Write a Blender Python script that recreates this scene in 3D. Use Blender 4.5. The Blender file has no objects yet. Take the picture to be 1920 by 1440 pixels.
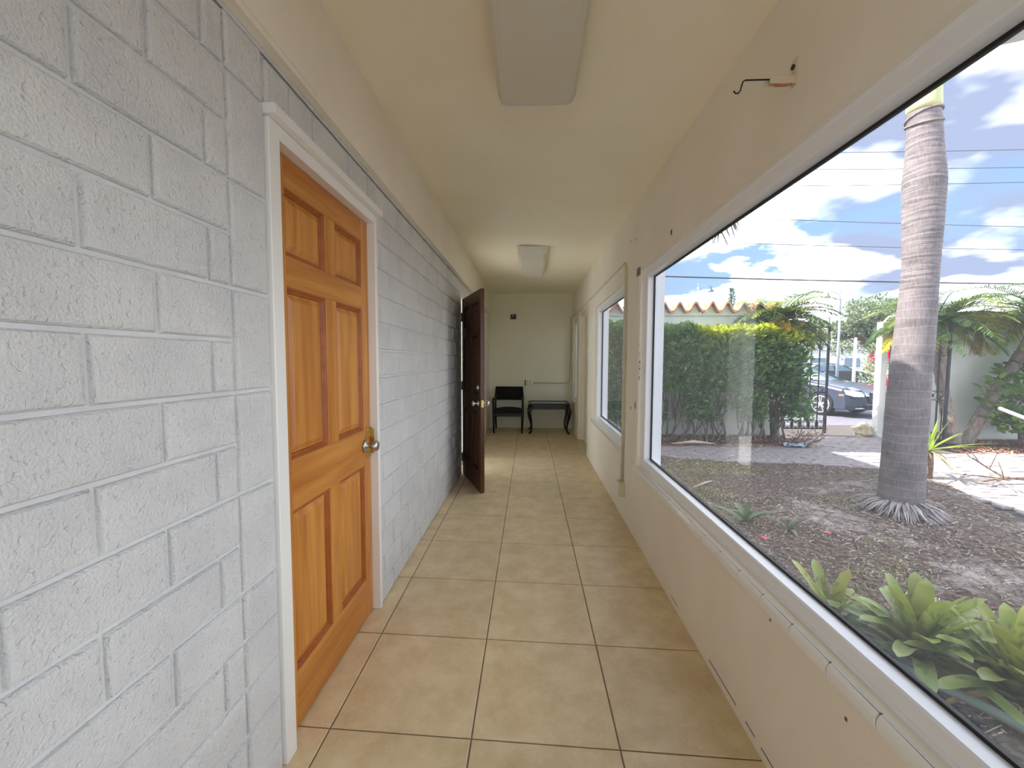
import bpy, math, random
from mathutils import Matrix, Vector, noise
from math import sin, cos, pi, radians, sqrt, atan2
S = bpy.context.scene
COL = S.collection
R = random.Random(7)

# ---------------------------------------------------------------- camera
H = 1.32
F_PX = 766.275
yaw, pitch, roll = 0.0425706, -0.0580576, 0.0032027
Fv = Vector((-sin(yaw)*cos(pitch), cos(yaw)*cos(pitch), sin(pitch)))
Rv = Vector((cos(yaw), sin(yaw), 0)); Uv = Rv.cross(Fv)
R2 = cos(roll)*Rv + sin(roll)*Uv; U2 = -sin(roll)*Rv + cos(roll)*Uv
cam = bpy.data.cameras.new('camera'); cam.sensor_width = 36; cam.lens = F_PX*36/1920; cam.clip_start = 0.02; cam.clip_end = 500
camo = bpy.data.objects.new('camera', cam); COL.objects.link(camo)
camo.matrix_world = Matrix(((R2.x, U2.x, -Fv.x, 0), (R2.y, U2.y, -Fv.y, 0), (R2.z, U2.z, -Fv.z, H), (0, 0, 0, 1)))
S.camera = camo
vs = S.view_settings
vs.view_transform = 'Standard'; vs.look = 'None'; vs.gamma = 1; vs.use_curve_mapping = False
vs.exposure = 0.78
S.cycles.diffuse_bounces = 8; S.cycles.max_bounces = 14; S.cycles.transparent_max_bounces = 16
S.cycles.sample_clamp_indirect = 6; S.cycles.use_denoising = True
S.cycles.caustics_reflective = False; S.cycles.caustics_refractive = False

# ---------------------------------------------------------------- world and sun
SKY_BLUE, SKY_CLOUD, SUN_E = .74, 3.2, 8.0
def lin(c):
    return tuple(((v/255)/12.92 if v/255 <= .04045 else ((v/255+.055)/1.055)**2.4) for v in c)
W = bpy.data.worlds.new('sky'); S.world = W; W.use_nodes = True
nt = W.node_tree; nt.nodes.clear(); N = nt.nodes.new; LK = nt.links.new
out = N('ShaderNodeOutputWorld'); bg = N('ShaderNodeBackground'); tc = N('ShaderNodeTexCoord')
sep = N('ShaderNodeSeparateXYZ'); LK(tc.outputs['Generated'], sep.inputs[0])
gr = N('ShaderNodeValToRGB'); LK(sep.outputs['Z'], gr.inputs[0])
gr.color_ramp.elements[0].position = 0.0; gr.color_ramp.elements[0].color = (.52, .74, .95, 1)
gr.color_ramp.elements[1].position = .6; gr.color_ramp.elements[1].color = (.13, .34, .86, 1)
# project directions on a cloud layer
mx = N('ShaderNodeMath'); mx.operation = 'MAXIMUM'; mx.inputs[1].default_value = 0.0; LK(sep.outputs['Z'], mx.inputs[0])
ad = N('ShaderNodeMath'); ad.operation = 'ADD'; ad.inputs[1].default_value = .22; LK(mx.outputs[0], ad.inputs[0])
dv = N('ShaderNodeVectorMath'); dv.operation = 'DIVIDE'; LK(tc.outputs['Generated'], dv.inputs[0])
cb = N('ShaderNodeCombineXYZ')
for i in range(3): LK(ad.outputs[0], cb.inputs[i])
LK(cb.outputs[0], dv.inputs[1])
mp = N('ShaderNodeMapping'); LK(dv.outputs[0], mp.inputs[0]); mp.inputs['Location'].default_value = (7.7, .6, .4); mp.inputs['Scale'].default_value = (1.5, 1.5, 2.0)
n1 = N('ShaderNodeTexNoise'); n1.inputs['Scale'].default_value = 1.15; n1.inputs['Detail'].default_value = 8; n1.inputs['Roughness'].default_value = .55; LK(mp.outputs[0], n1.inputs['Vector'])
n2 = N('ShaderNodeTexNoise'); n2.inputs['Scale'].default_value = .8; n2.inputs['Detail'].default_value = 5; LK(mp.outputs[0], n2.inputs['Vector'])
cr = N('ShaderNodeValToRGB'); LK(n1.outputs['Fac'], cr.inputs[0])
cr.color_ramp.elements[0].position = .41; cr.color_ramp.elements[0].color = (0, 0, 0, 1)
cr.color_ramp.elements[1].position = .53; cr.color_ramp.elements[1].color = (1, 1, 1, 1)
cc = N('ShaderNodeValToRGB'); LK(n2.outputs['Fac'], cc.inputs[0])
g0 = .2
cc.color_ramp.elements[0].position = .40; cc.color_ramp.elements[0].color = (.47*g0, .56*g0, .82*g0, 1)
cc.color_ramp.elements[1].position = .56; cc.color_ramp.elements[1].color = (.93, .96, 1, 1)
sb = N('ShaderNodeVectorMath'); sb.operation = 'SCALE'; sb.inputs['Scale'].default_value = SKY_BLUE; LK(gr.outputs[0], sb.inputs[0])
sc_ = N('ShaderNodeVectorMath'); sc_.operation = 'SCALE'; sc_.inputs['Scale'].default_value = SKY_CLOUD; LK(cc.outputs[0], sc_.inputs[0])
mixs = N('ShaderNodeMix'); mixs.data_type = 'RGBA'; LK(cr.outputs[0], mixs.inputs['Factor']); LK(sb.outputs[0], mixs.inputs['A']); LK(sc_.outputs[0], mixs.inputs['B'])
LK(mixs.outputs['Result'], bg.inputs['Color']); bg.inputs['Strength'].default_value = 1.0; LK(bg.outputs[0], out.inputs[0])
sun = bpy.data.lights.new('sun', 'SUN'); sun.energy = SUN_E; sun.angle = radians(.6); sun.color = (1, .96, .9)
suno = bpy.data.objects.new('sun', sun); COL.objects.link(suno)
SUN = Vector((-1, .06, 1.05)).normalized()
suno.rotation_euler = SUN.to_track_quat('Z', 'Y').to_euler(); suno.location = (-6, 0, 9)

# ---------------------------------------------------------------- materials
def new_mat(name):
    m = bpy.data.materials.new(name); m.use_nodes = True; t = m.node_tree; t.nodes.clear()
    o = t.nodes.new('ShaderNodeOutputMaterial'); b = t.nodes.new('ShaderNodeBsdfPrincipled'); t.links.new(b.outputs[0], o.inputs[0])
    return m, t, b, o
def mat(name, c1, c2=None, rough=.6, metal=0, scale=6, detail=5, stretch=(1, 1, 1), bump=0, bscale=60, bdist=.002, spec=.5, ramp=(.35, .65), rnd=0, coords='pos', pits=0, bdet=4):
    m, t, b, o = new_mat(name); n, l = t.nodes.new, t.links.new
    c1 = lin(c1); b.inputs['Roughness'].default_value = rough; b.inputs['Metallic'].default_value = metal; b.inputs['Specular IOR Level'].default_value = spec
    if coords == 'pos': v = n('ShaderNodeNewGeometry').outputs['Position']
    else: v = n('ShaderNodeTexCoord').outputs['Object']
    col = None
    if c2 is not None:
        c2 = lin(c2); mp = n('ShaderNodeMapping'); mp.inputs['Scale'].default_value = stretch; l(v, mp.inputs[0])
        tx = n('ShaderNodeTexNoise'); tx.inputs['Scale'].default_value = scale; tx.inputs['Detail'].default_value = detail; l(mp.outputs[0], tx.inputs['Vector'])
        r = n('ShaderNodeValToRGB'); r.color_ramp.elements[0].position = ramp[0]; r.color_ramp.elements[1].position = ramp[1]
        r.color_ramp.elements[0].color = (*c1, 1); r.color_ramp.elements[1].color = (*c2, 1); l(tx.outputs['Fac'], r.inputs[0]); col = r.outputs[0]
    if rnd:
        oi = n('ShaderNodeObjectInfo'); hs = n('ShaderNodeHueSaturation'); mr = n('ShaderNodeMapRange')
        mr.inputs['To Min'].default_value = 1-rnd; mr.inputs['To Max'].default_value = 1+rnd
        l(oi.outputs['Random'], mr.inputs[0]); l(mr.outputs[0], hs.inputs['Value'])
        if col is None: hs.inputs['Color'].default_value = (*c1, 1)
        else: l(col, hs.inputs['Color'])
        col = hs.outputs[0]
    if col is None: b.inputs['Base Color'].default_value = (*c1, 1)
    else: l(col, b.inputs['Base Color'])
    if bump:
        tb = n('ShaderNodeTexNoise'); tb.inputs['Scale'].default_value = bscale; tb.inputs['Detail'].default_value = bdet; l(v, tb.inputs['Vector'])
        h = tb.outputs['Fac']
        if pits:
            vo = n('ShaderNodeTexNoise'); vo.inputs['Scale'].default_value = bscale*.45; vo.inputs['Detail'].default_value = 2; l(v, vo.inputs['Vector'])
            rr = n('ShaderNodeValToRGB'); rr.color_ramp.elements[0].position = .28; rr.color_ramp.elements[1].position = .42; l(vo.outputs['Fac'], rr.inputs[0])
            mm = n('ShaderNodeMath'); mm.operation = 'MULTIPLY_ADD'; mm.inputs[1].default_value = pits; l(rr.outputs[0], mm.inputs[0]); l(h, mm.inputs[2]); h = mm.outputs[0]
        bp = n('ShaderNodeBump'); bp.inputs['Strength'].default_value = bump; bp.inputs['Distance'].default_value = bdist; l(h, bp.inputs['Height']); l(bp.outputs[0], b.inputs['Normal'])
    return m
def leaf_mat(name, transl=.35, rough=.45):
    """colour comes from the mesh's colour attribute (each leaf its own shade)"""
    m, t, b, o = new_mat(name); n, l = t.nodes.new, t.links.new
    a = n('ShaderNodeAttribute'); a.attribute_name = 'col'; l(a.outputs['Color'], b.inputs['Base Color']); b.inputs['Roughness'].default_value = rough
    b.inputs['Specular IOR Level'].default_value = .35
    if transl:
        tr = n('ShaderNodeBsdfTranslucent'); hs = n('ShaderNodeHueSaturation'); hs.inputs['Value'].default_value = 1.35; hs.inputs['Saturation'].default_value = 1.1
        l(a.outputs['Color'], hs.inputs['Color']); l(hs.outputs[0], tr.inputs[0])
        mx = n('ShaderNodeMixShader'); mx.inputs[0].default_value = transl; l(b.outputs[0], mx.inputs[1]); l(tr.outputs[0], mx.inputs[2]); l(mx.outputs[0], o.inputs[0])
    return m
def wood(name, c1, c2, axis='z', rough=.38):
    m, t, b, o = new_mat(name); n, l = t.nodes.new, t.links.new
    v = n('ShaderNodeTexCoord').outputs['Object']; mp = n('ShaderNodeMapping')
    oi = n('ShaderNodeObjectInfo'); av = n('ShaderNodeVectorMath'); av.operation = 'ADD'; l(v, av.inputs[0])
    ml = n('ShaderNodeMath'); ml.operation = 'MULTIPLY'; ml.inputs[1].default_value = 17; l(oi.outputs['Random'], ml.inputs[0]); l(ml.outputs[0], av.inputs[1])
    mp.inputs['Scale'].default_value = (14, 14, .9) if axis == 'z' else (14, .9, 14); l(av.outputs[0], mp.inputs[0])
    tx = n('ShaderNodeTexNoise'); tx.inputs['Scale'].default_value = 1.6; tx.inputs['Detail'].default_value = 4; tx.inputs['Distortion'].default_value = .6; l(mp.outputs[0], tx.inputs['Vector'])
    mp2 = n('ShaderNodeMapping'); mp2.inputs['Scale'].default_value = (90, 90, 3) if axis == 'z' else (90, 3, 90); l(av.outputs[0], mp2.inputs[0])
    t2 = n('ShaderNodeTexNoise'); t2.inputs['Scale'].default_value = 2; l(mp2.outputs[0], t2.inputs['Vector'])
    ad = n('ShaderNodeMath'); ad.operation = 'MULTIPLY_ADD'; ad.inputs[1].default_value = .3; l(t2.outputs['Fac'], ad.inputs[0]); l(tx.outputs['Fac'], ad.inputs[2])
    r = n('ShaderNodeValToRGB'); r.color_ramp.elements[0].position = .45; r.color_ramp.elements[1].position = .85
    r.color_ramp.elements[0].color = (*lin(c1), 1); r.color_ramp.elements[1].color = (*lin(c2), 1); l(ad.outputs[0], r.inputs[0]); l(r.outputs[0], b.inputs['Base Color'])
    b.inputs['Roughness'].default_value = rough
    return m
M = {}
M['block'] = mat('white_block_paint', (208, 209, 210), (218, 219, 218), .55, scale=7, bump=.75, bscale=150, bdist=.006, pits=.5, spec=.3, rnd=.012)
M['mortar'] = mat('white_mortar_paint', (208, 209, 210), (218, 219, 218), .6, scale=9, bump=.5, bscale=50, bdist=.004, spec=.3)
M['plaster'] = mat('cream_plaster', (235, 228, 212), (240, 234, 220), .7, scale=2.5, bump=.22, bscale=90, bdist=.002, spec=.2)
M['ceil'] = mat('cream_ceiling_plaster', (243, 236, 212), (247, 241, 222), .8, scale=1.8, bump=.25, bscale=120, bdist=.002, spec=.15)
M['endwall'] = mat('pale_cream_wall_paint', (236, 235, 214), (240, 239, 222), .7, scale=2, bump=.2, bscale=60, bdist=.002, spec=.2)
M['white'] = mat('white_gloss_paint', (236, 236, 232), rough=.35)
M['alu'] = mat('white_powder_coated_aluminium', (240, 243, 246), rough=.3)
M['sill'] = mat('white_glazed_tile', (240, 241, 238), rough=.16)
M['black'] = mat('black_rubber', (18, 20, 26), rough=.5)
M['blackp'] = mat('black_lacquer', (14, 12, 13), rough=.3)
M['fabric'] = mat('black_upholstery', (14, 13, 16), rough=.9, bump=.3, bscale=300)
M['grout'] = mat('grey_brown_grout', (118, 102, 84), (138, 122, 100), .9, scale=30)
M['brass'] = mat('worn_brass', (196, 168, 98), rough=.32, metal=1)
M['steel'] = mat('brushed_steel', (190, 190, 186), rough=.3, metal=1)
M['darkmetal'] = mat('dark_bronze_metal', (40, 32, 26), rough=.5, metal=.6)
M['acrylic'] = mat('frosted_acrylic', (214, 210, 194), rough=.45, bump=.3, bscale=260, bdist=.001)
M['oak'] = wood('honey_wood_upright', (178, 108, 38), (210, 146, 66), 'z')
M['oakh'] = wood('honey_wood_level', (176, 106, 38), (206, 142, 64), 'y')
M['oakm'] = mat('shade_toned_moulding', (150, 80, 30), (166, 94, 38), .4, scale=20)  # recess shade of the panel edges put into a darker wood colour
M['dk'] = wood('backlit_brown_wood_upright', (66, 36, 16), (98, 58, 28), 'z')  # backlit look of the open door put into its wood colour
M['dkh'] = wood('backlit_brown_wood_level', (62, 34, 16), (92, 54, 26), 'y')
M['dkm'] = mat('backlit_moulding', (50, 24, 12), rough=.4)
M['plastic'] = mat('ivory_plastic', (214, 204, 178), rough=.4)
M['iron'] = mat('black_wrought_iron', (26, 30, 38), rough=.45, metal=.3)
M['stucco'] = mat('pale_green_white_stucco', (214, 220, 214), (226, 232, 227), .85, scale=2, bump=.4, bscale=40, bdist=.004)
M['stuccow'] = mat('white_stucco', (232, 232, 228), (240, 240, 238), .85, scale=3)
M['terra'] = mat('weathered_terracotta', (176, 108, 82), (212, 158, 130), .8, scale=9, bump=.3, bscale=50, rnd=.12)
M['concrete'] = mat('grey_concrete', (118, 124, 128), (146, 150, 150), .9, scale=14, bump=.4, bscale=60)
M['asphalt'] = mat('grey_asphalt', (100, 98, 108), (122, 118, 127), .9, scale=16, bump=.3, bscale=80)
M['paver'] = mat('grey_pink_paver', (150, 138, 138), (174, 161, 158), .85, scale=18, rnd=.12, bump=.3, bscale=90)
M['joint'] = mat('dark_sand_joint', (70, 62, 60), (100, 90, 84), .95, scale=30)
M['stone'] = mat('pale_coral_stone', (190, 176, 146), (226, 214, 186), .9, scale=14, bump=.8, bscale=20, bdist=.02)
M['bark'] = mat('grey_palm_bark', (116, 104, 96), (150, 136, 126), .9, scale=22, stretch=(1, 1, .35), bump=.6, bscale=60, bdist=.01)
M['husk'] = mat('shaggy_brown_husk', (96, 74, 58), (150, 128, 108), .95, scale=40, bump=.8, bscale=60, bdist=.01)
M['carpaint'] = mat('dark_blue_grey_car_paint', (58, 64, 82), rough=.18, metal=.35, spec=.7)
M['carblack'] = mat('black_car_paint', (34, 36, 42), rough=.2)
M['carred'] = mat('maroon_car_paint', (150, 92, 96), rough=.25)
M['carwhite'] = mat('silver_car_paint', (206, 210, 216), rough=.25)
M['carglass'] = mat('tinted_car_glass', (96, 122, 130), rough=.05, spec=.9)
M['chrome'] = mat('bright_chrome', (225, 228, 232), rough=.12, metal=1)
M['tyre'] = mat('black_tyre', (30, 31, 34), rough=.8)
M['rim'] = mat('silver_alloy', (205, 206, 210), rough=.25, metal=.6)
M['orange'] = mat('amber_lens', (232, 120, 40), rough=.3)
M['lens'] = mat('clear_headlight_lens', (206, 216, 220), (120, 130, 140), .1, scale=30)
M['wire'] = mat('black_cable', (44, 46, 52), rough=.6)
M['roof'] = mat('pale_roof', (226, 226, 222), rough=.7)
M['leaf'] = leaf_mat('leaf'); M['dry'] = leaf_mat('dry_litter', 0, .8); M['brom'] = leaf_mat('thick_leaf', .2, .4)

def mat_glass():
    m, t, b, o = new_mat('clear_window_glass'); n, l = t.nodes.new, t.links.new
    tr = n('ShaderNodeBsdfTransparent'); gl = n('ShaderNodeBsdfGlossy'); gl.inputs['Roughness'].default_value = 0.0
    lw_ = n('ShaderNodeLayerWeight'); lw_.inputs['Blend'].default_value = .5
    pw = n('ShaderNodeMath'); pw.operation = 'POWER'; pw.inputs[1].default_value = 5; l(lw_.outputs['Facing'], pw.inputs[0])
    fr = n('ShaderNodeMath'); fr.operation = 'MULTIPLY_ADD'; fr.inputs[1].default_value = .9; fr.inputs[2].default_value = .05; l(pw.outputs[0], fr.inputs[0])
    m1 = n('ShaderNodeMixShader'); l(fr.outputs[0], m1.inputs[0]); l(tr.outputs[0], m1.inputs[1]); l(gl.outputs[0], m1.inputs[2])
    hz = n('ShaderNodeBsdfTranslucent'); hz.inputs[0].default_value = (.9, .97, 1, 1)
    nz = n('ShaderNodeTexNoise'); nz.inputs['Scale'].default_value = 1.2; l(n('ShaderNodeNewGeometry').outputs['Position'], nz.inputs['Vector'])
    mr = n('ShaderNodeMapRange'); mr.inputs['To Min'].default_value = .02; mr.inputs['To Max'].default_value = .055; l(nz.outputs['Fac'], mr.inputs[0])
    m2 = n('ShaderNodeMixShader'); l(mr.outputs[0], m2.inputs[0]); l(m1.outputs[0], m2.inputs[1]); l(hz.outputs[0], m2.inputs[2]); l(m2.outputs[0], o.inputs[0])
    return m
M['glass'] = mat_glass()
def mat_tile():
    m, t, b, o = new_mat('beige_ceramic_tile'); n, l = t.nodes.new, t.links.new
    pos = n('ShaderNodeNewGeometry').outputs['Position']
    a = n('ShaderNodeTexNoise'); a.inputs['Scale'].default_value = 7; a.inputs['Detail'].default_value = 6; a.inputs['Roughness'].default_value = .65; l(pos, a.inputs['Vector'])
    r = n('ShaderNodeValToRGB'); r.color_ramp.elements[0].position = .33; r.color_ramp.elements[1].position = .66
    r.color_ramp.elements[0].color = (*lin((202, 180, 140)), 1); r.color_ramp.elements[1].color = (*lin((224, 206, 168)), 1); l(a.outputs['Fac'], r.inputs[0])
    s = n('ShaderNodeTexNoise'); s.inputs['Scale'].default_value = 70; s.inputs['Detail'].default_value = 3; l(pos, s.inputs['Vector'])
    r2 = n('ShaderNodeValToRGB'); r2.color_ramp.elements[0].position = .60; r2.color_ramp.elements[1].position = .72; l(s.outputs['Fac'], r2.inputs[0])
    mx = n('ShaderNodeMix'); mx.data_type = 'RGBA'; mx.inputs['B'].default_value = (*lin((234, 218, 182)), 1); l(r.outputs[0], mx.inputs['A'])
    mf = n('ShaderNodeMath'); mf.operation = 'MULTIPLY'; mf.inputs[1].default_value = .45; l(r2.outputs[0], mf.inputs[0]); l(mf.outputs[0], mx.inputs['Factor'])
    oi = n('ShaderNodeObjectInfo'); hs = n('ShaderNodeHueSaturation'); mr = n('ShaderNodeMapRange'); mr.inputs['To Min'].default_value = .95; mr.inputs['To Max'].default_value = 1.05
    l(oi.outputs['Random'], mr.inputs[0]); l(mr.outputs[0], hs.inputs['Value']); l(mx.outputs['Result'], hs.inputs['Color']); l(hs.outputs[0], b.inputs['Base Color'])
    b.inputs['Roughness'].default_value = .36; b.inputs['Specular IOR Level'].default_value = .45
    bp = n('ShaderNodeBump'); bp.inputs['Strength'].default_value = .15; bp.inputs['Distance'].default_value = .002; l(s.outputs['Fac'], bp.inputs['Height']); l(bp.outputs[0], b.inputs['Normal'])
    return m
M['tile'] = mat_tile()
def mat_soil():
    m, t, b, o = new_mat('mulch_soil_and_sand'); n, l = t.nodes.new, t.links.new
    pos = n('ShaderNodeNewGeometry').outputs['Position']
    a = n('ShaderNodeTexNoise'); a.inputs['Scale'].default_value = 28; a.inputs['Detail'].default_value = 6; l(pos, a.inputs['Vector'])
    r = n('ShaderNodeValToRGB'); r.color_ramp.elements[0].position = .35; r.color_ramp.elements[1].position = .68
    r.color_ramp.elements[0].color = (*lin((60, 46, 40)), 1); r.color_ramp.elements[1].color = (*lin((134, 113, 98)), 1); l(a.outputs['Fac'], r.inputs[0])
    c = n('ShaderNodeTexNoise'); c.inputs['Scale'].default_value = 1.1; c.inputs['Detail'].default_value = 7; c.inputs['Roughness'].default_value = .7; l(pos, c.inputs['Vector'])
    r2 = n('ShaderNodeValToRGB'); r2.color_ramp.elements[0].position = .55; r2.color_ramp.elements[1].position = .68; l(c.outputs['Fac'], r2.inputs[0])
    mx = n('ShaderNodeMix'); mx.data_type = 'RGBA'; mx.inputs['B'].default_value = (*lin((178, 169, 160)), 1); l(r.outputs[0], mx.inputs['A']); l(r2.outputs[0], mx.inputs['Factor'])
    l(mx.outputs['Result'], b.inputs['Base Color']); b.inputs['Roughness'].default_value = .95
    bp = n('ShaderNodeBump'); bp.inputs['Strength'].default_value = .8; bp.inputs['Distance'].default_value = .02; l(a.outputs['Fac'], bp.inputs['Height']); l(bp.outputs[0], b.inputs['Normal'])
    return m
M['soil'] = mat_soil()
def mat_trunk():
    m, t, b, o = new_mat('ringed_grey_palm_trunk'); n, l = t.nodes.new, t.links.new
    pos = n('ShaderNodeNewGeometry').outputs['Position']
    def nz(scale, sc, det=4):
        mp = n('ShaderNodeMapping'); mp.inputs['Scale'].default_value = sc; l(pos, mp.inputs[0]); a = n('ShaderNodeTexNoise'); a.inputs['Scale'].default_value = scale; a.inputs['Detail'].default_value = det; l(mp.outputs[0], a.inputs['Vector']); return a.outputs['Fac']
    def mth(op, a, b_=None, c=None):
        q = n('ShaderNodeMath'); q.operation = op
        for i_, v in enumerate((a, b_, c)):
            if v is None: continue
            if isinstance(v, (int, float)): q.inputs[i_].default_value = v
            else: l(v, q.inputs[i_])
        return q.outputs[0]
    fib = nz(1.5, (70, 70, 9)); blot = nz(1.0, (4, 4, 7), 5); wob = nz(1.0, (3, 3, 9), 3)
    sp = n('ShaderNodeSeparateXYZ'); l(pos, sp.inputs[0]); z = mth('MULTIPLY_ADD', wob, .09, sp.outputs['Z'])
    r1 = mth('ABSOLUTE', mth('SUBTRACT', mth('FRACT', mth('MULTIPLY', z, 11.5)), .5)); r2 = mth('ABSOLUTE', mth('SUBTRACT', mth('FRACT', mth('MULTIPLY', z, 27.0)), .5))
    l1 = mth('LESS_THAN', r1, .045); l2 = mth('MULTIPLY', mth('LESS_THAN', r2, .11), mth('GREATER_THAN', sp.outputs['Z'], 1.9))
    ln = mth('MAXIMUM', l1, l2)
    f = mth('ADD', mth('MULTIPLY', fib, .5), mth('MULTIPLY', blot, .55)); f = mth('MULTIPLY_ADD', ln, .17, f)
    r = n('ShaderNodeValToRGB'); r.color_ramp.elements[0].position = .36; r.color_ramp.elements[1].position = .74
    r.color_ramp.elements[0].color = (*lin((84, 78, 80)), 1); r.color_ramp.elements[1].color = (*lin((140, 129, 129)), 1); l(f, r.inputs[0]); l(r.outputs[0], b.inputs['Base Color'])
    b.inputs['Roughness'].default_value = .9
    bp = n('ShaderNodeBump'); bp.inputs['Strength'].default_value = .6; bp.inputs['Distance'].default_value = .006; l(f, bp.inputs['Height']); l(bp.outputs[0], b.inputs['Normal'])
    return m
M['trunk'] = mat_trunk()
M['shaft'] = mat('pale_green_crownshaft', (170, 180, 120), (206, 200, 150), .4, scale=6, stretch=(1, 1, .3))

# ---------------------------------------------------------------- mesh helpers
class MB:
    def __init__(s): s.v = []; s.f = []; s.c = []
    def add(s, vs, fs, col=None):
        k = len(s.v); s.v += [tuple(p) for p in vs]; s.f += [tuple(i+k for i in f) for f in fs]
        if col is not None or s.c: s.c += [col or (1, 1, 1)]*(len(s.v)-len(s.c))
        return s
    def box(s, a, b, bev=0, col=None):
        x0, y0, z0 = [min(p, q) for p, q in zip(a, b)]; x1, y1, z1 = [max(p, q) for p, q in zip(a, b)]
        if not bev:
            return s.add([(x0, y0, z0), (x1, y0, z0), (x1, y1, z0), (x0, y1, z0), (x0, y0, z1), (x1, y0, z1), (x1, y1, z1), (x0, y1, z1)],
                  [(0, 3, 2, 1), (4, 5, 6, 7), (0, 1, 5, 4), (1, 2, 6, 5), (2, 3, 7, 6), (3, 0, 4, 7)], col)
        e = min(bev, (x1-x0)*.45, (y1-y0)*.45, (z1-z0)*.45)
        V, F = [], []; idx = {}
        for i, X in ((0, (x0, x1)), (1, (x0, x1))): pass
        for sx in (0, 1):
            for sy in (0, 1):
                for sz in (0, 1):
                    X, Y, Z = (x0, x1)[sx], (y0, y1)[sy], (z0, z1)[sz]; dx, dy, dz = (e, -e)[sx], (e, -e)[sy], (e, -e)[sz]
                    for ax, p in ((0, (X, Y+dy, Z+dz)), (1, (X+dx, Y, Z+dz)), (2, (X+dx, Y+dy, Z))):
                        idx[(sx, sy, sz, ax)] = len(V); V.append(p)
        def q(*ks): F.append(tuple(idx[k] for k in ks))
        q((0, 0, 0, 0), (0, 0, 1, 0), (0, 1, 1, 0), (0, 1, 0, 0)); q((1, 0, 0, 0), (1, 1, 0, 0), (1, 1, 1, 0), (1, 0, 1, 0))
        q((0, 0, 0, 1), (1, 0, 0, 1), (1, 0, 1, 1), (0, 0, 1, 1)); q((0, 1, 0, 1), (0, 1, 1, 1), (1, 1, 1, 1), (1, 1, 0, 1))
        q((0, 0, 0, 2), (0, 1, 0, 2), (1, 1, 0, 2), (1, 0, 0, 2)); q((0, 0, 1, 2), (1, 0, 1, 2), (1, 1, 1, 2), (0, 1, 1, 2))
        for a_ in (0, 1):
            for b_ in (0, 1):
                q((a_, b_, 0, 0), (a_, b_, 1, 0), (a_, b_, 1, 1), (a_, b_, 0, 1))
                q((a_, 0, b_, 0), (a_, 1, b_, 0), (a_, 1, b_, 2), (a_, 0, b_, 2))
                q((0, a_, b_, 1), (1, a_, b_, 1), (1, a_, b_, 2), (0, a_, b_, 2))
        for sx in (0, 1):
            for sy in (0, 1):
                for sz in (0, 1): q((sx, sy, sz, 0), (sx, sy, sz, 1), (sx, sy, sz, 2))
        return s.add(V, F, col)
    def tube(s, pts, r, n=8, cap=True, col=None):
        pts = [Vector(p) for p in pts]; m = len(pts); rr = r if isinstance(r, (list, tuple)) else [r]*m
        V, F = [], []; a = None
        for i, p in enumerate(pts):
            d = (pts[min(i+1, m-1)]-pts[max(i-1, 0)]).normalized()
            if a is None: a = d.cross(Vector((0, 0, 1)) if abs(d.z) < .9 else Vector((1, 0, 0)))
            a = a-d*a.dot(d)
            if a.length < 1e-4: a = d.orthogonal()
            a.normalize(); b = a.cross(d)
            for k in range(n):
                t = 2*pi*k/n; V.append(p+a*rr[i]*cos(t)+b*rr[i]*sin(t))
        for i in range(m-1):
            for k in range(n): F.append((i*n+k, i*n+(k+1) % n, (i+1)*n+(k+1) % n, (i+1)*n+k))
        if cap: F.append(tuple(range(n-1, -1, -1))); F.append(tuple((m-1)*n+k for k in range(n)))
        return s.add(V, F, col)
    def lathe(s, prof, n=24, c=(0, 0, 0), axis='z', col=None):
        V, F = [], []
        for r, h in prof:
            for k in range(n):
                t = 2*pi*k/n; a, b = r*cos(t), r*sin(t)
                V.append((c[0]+a, c[1]+b, c[2]+h) if axis == 'z' else ((c[0]+h, c[1]+a, c[2]+b) if axis == 'x' else (c[0]+b, c[1]+h, c[2]+a)))
        for i in range(len(prof)-1):
            for k in range(n): F.append((i*n+k, i*n+(k+1) % n, (i+1)*n+(k+1) % n, (i+1)*n+k))
        F.append(tuple(range(n-1, -1, -1))); F.append(tuple((len(prof)-1)*n+k for k in range(n)))
        return s.add(V, F, col)
    def grid(s, rows, close=False, col=None):
        n = len(rows[0]); V = [p for r in rows for p in r]; F = []
        for i in range(len(rows)-1):
            for k in range(n if close else n-1): F.append((i*n+k, i*n+(k+1) % n, (i+1)*n+(k+1) % n, (i+1)*n+k))
        return s.add(V, F, col)
    def blade(s, p, d, L, w, bend=.3, up=Vector((0, 0, 1)), seg=4, col=(1, 1, 1), tip=0.0, fold=.0, shape=None):
        """a leaf: starts at p, heads along d, width w, droops by bend"""
        d = Vector(d).normalized(); side = d.cross(up)
        if side.length < .01: side = Vector((1, 0, 0))
        side.normalize(); p = Vector(p); V = []; nrm = side.cross(d)
        for i in range(seg+1):
            t = i/seg; q = p+d*L*t-Vector((0, 0, 1))*bend*L*t*t
            ww = w*(shape(t) if shape else (sin(pi*min(1, t*.85+.15))*(1-tip)+tip))*.5
            if fold: V += [q-side*ww+nrm*ww*fold, q, q+side*ww+nrm*ww*fold]
            else: V += [q-side*ww, q+side*ww]
        k = 3 if fold else 2; F = []
        for i in range(seg):
            for j in range(k-1): F.append((i*k+j, i*k+j+1, (i+1)*k+j+1, (i+1)*k+j))
        return s.add(V, F, col)
    def shear(s, f):
        s.v = [f(p) for p in s.v]; return s
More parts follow.
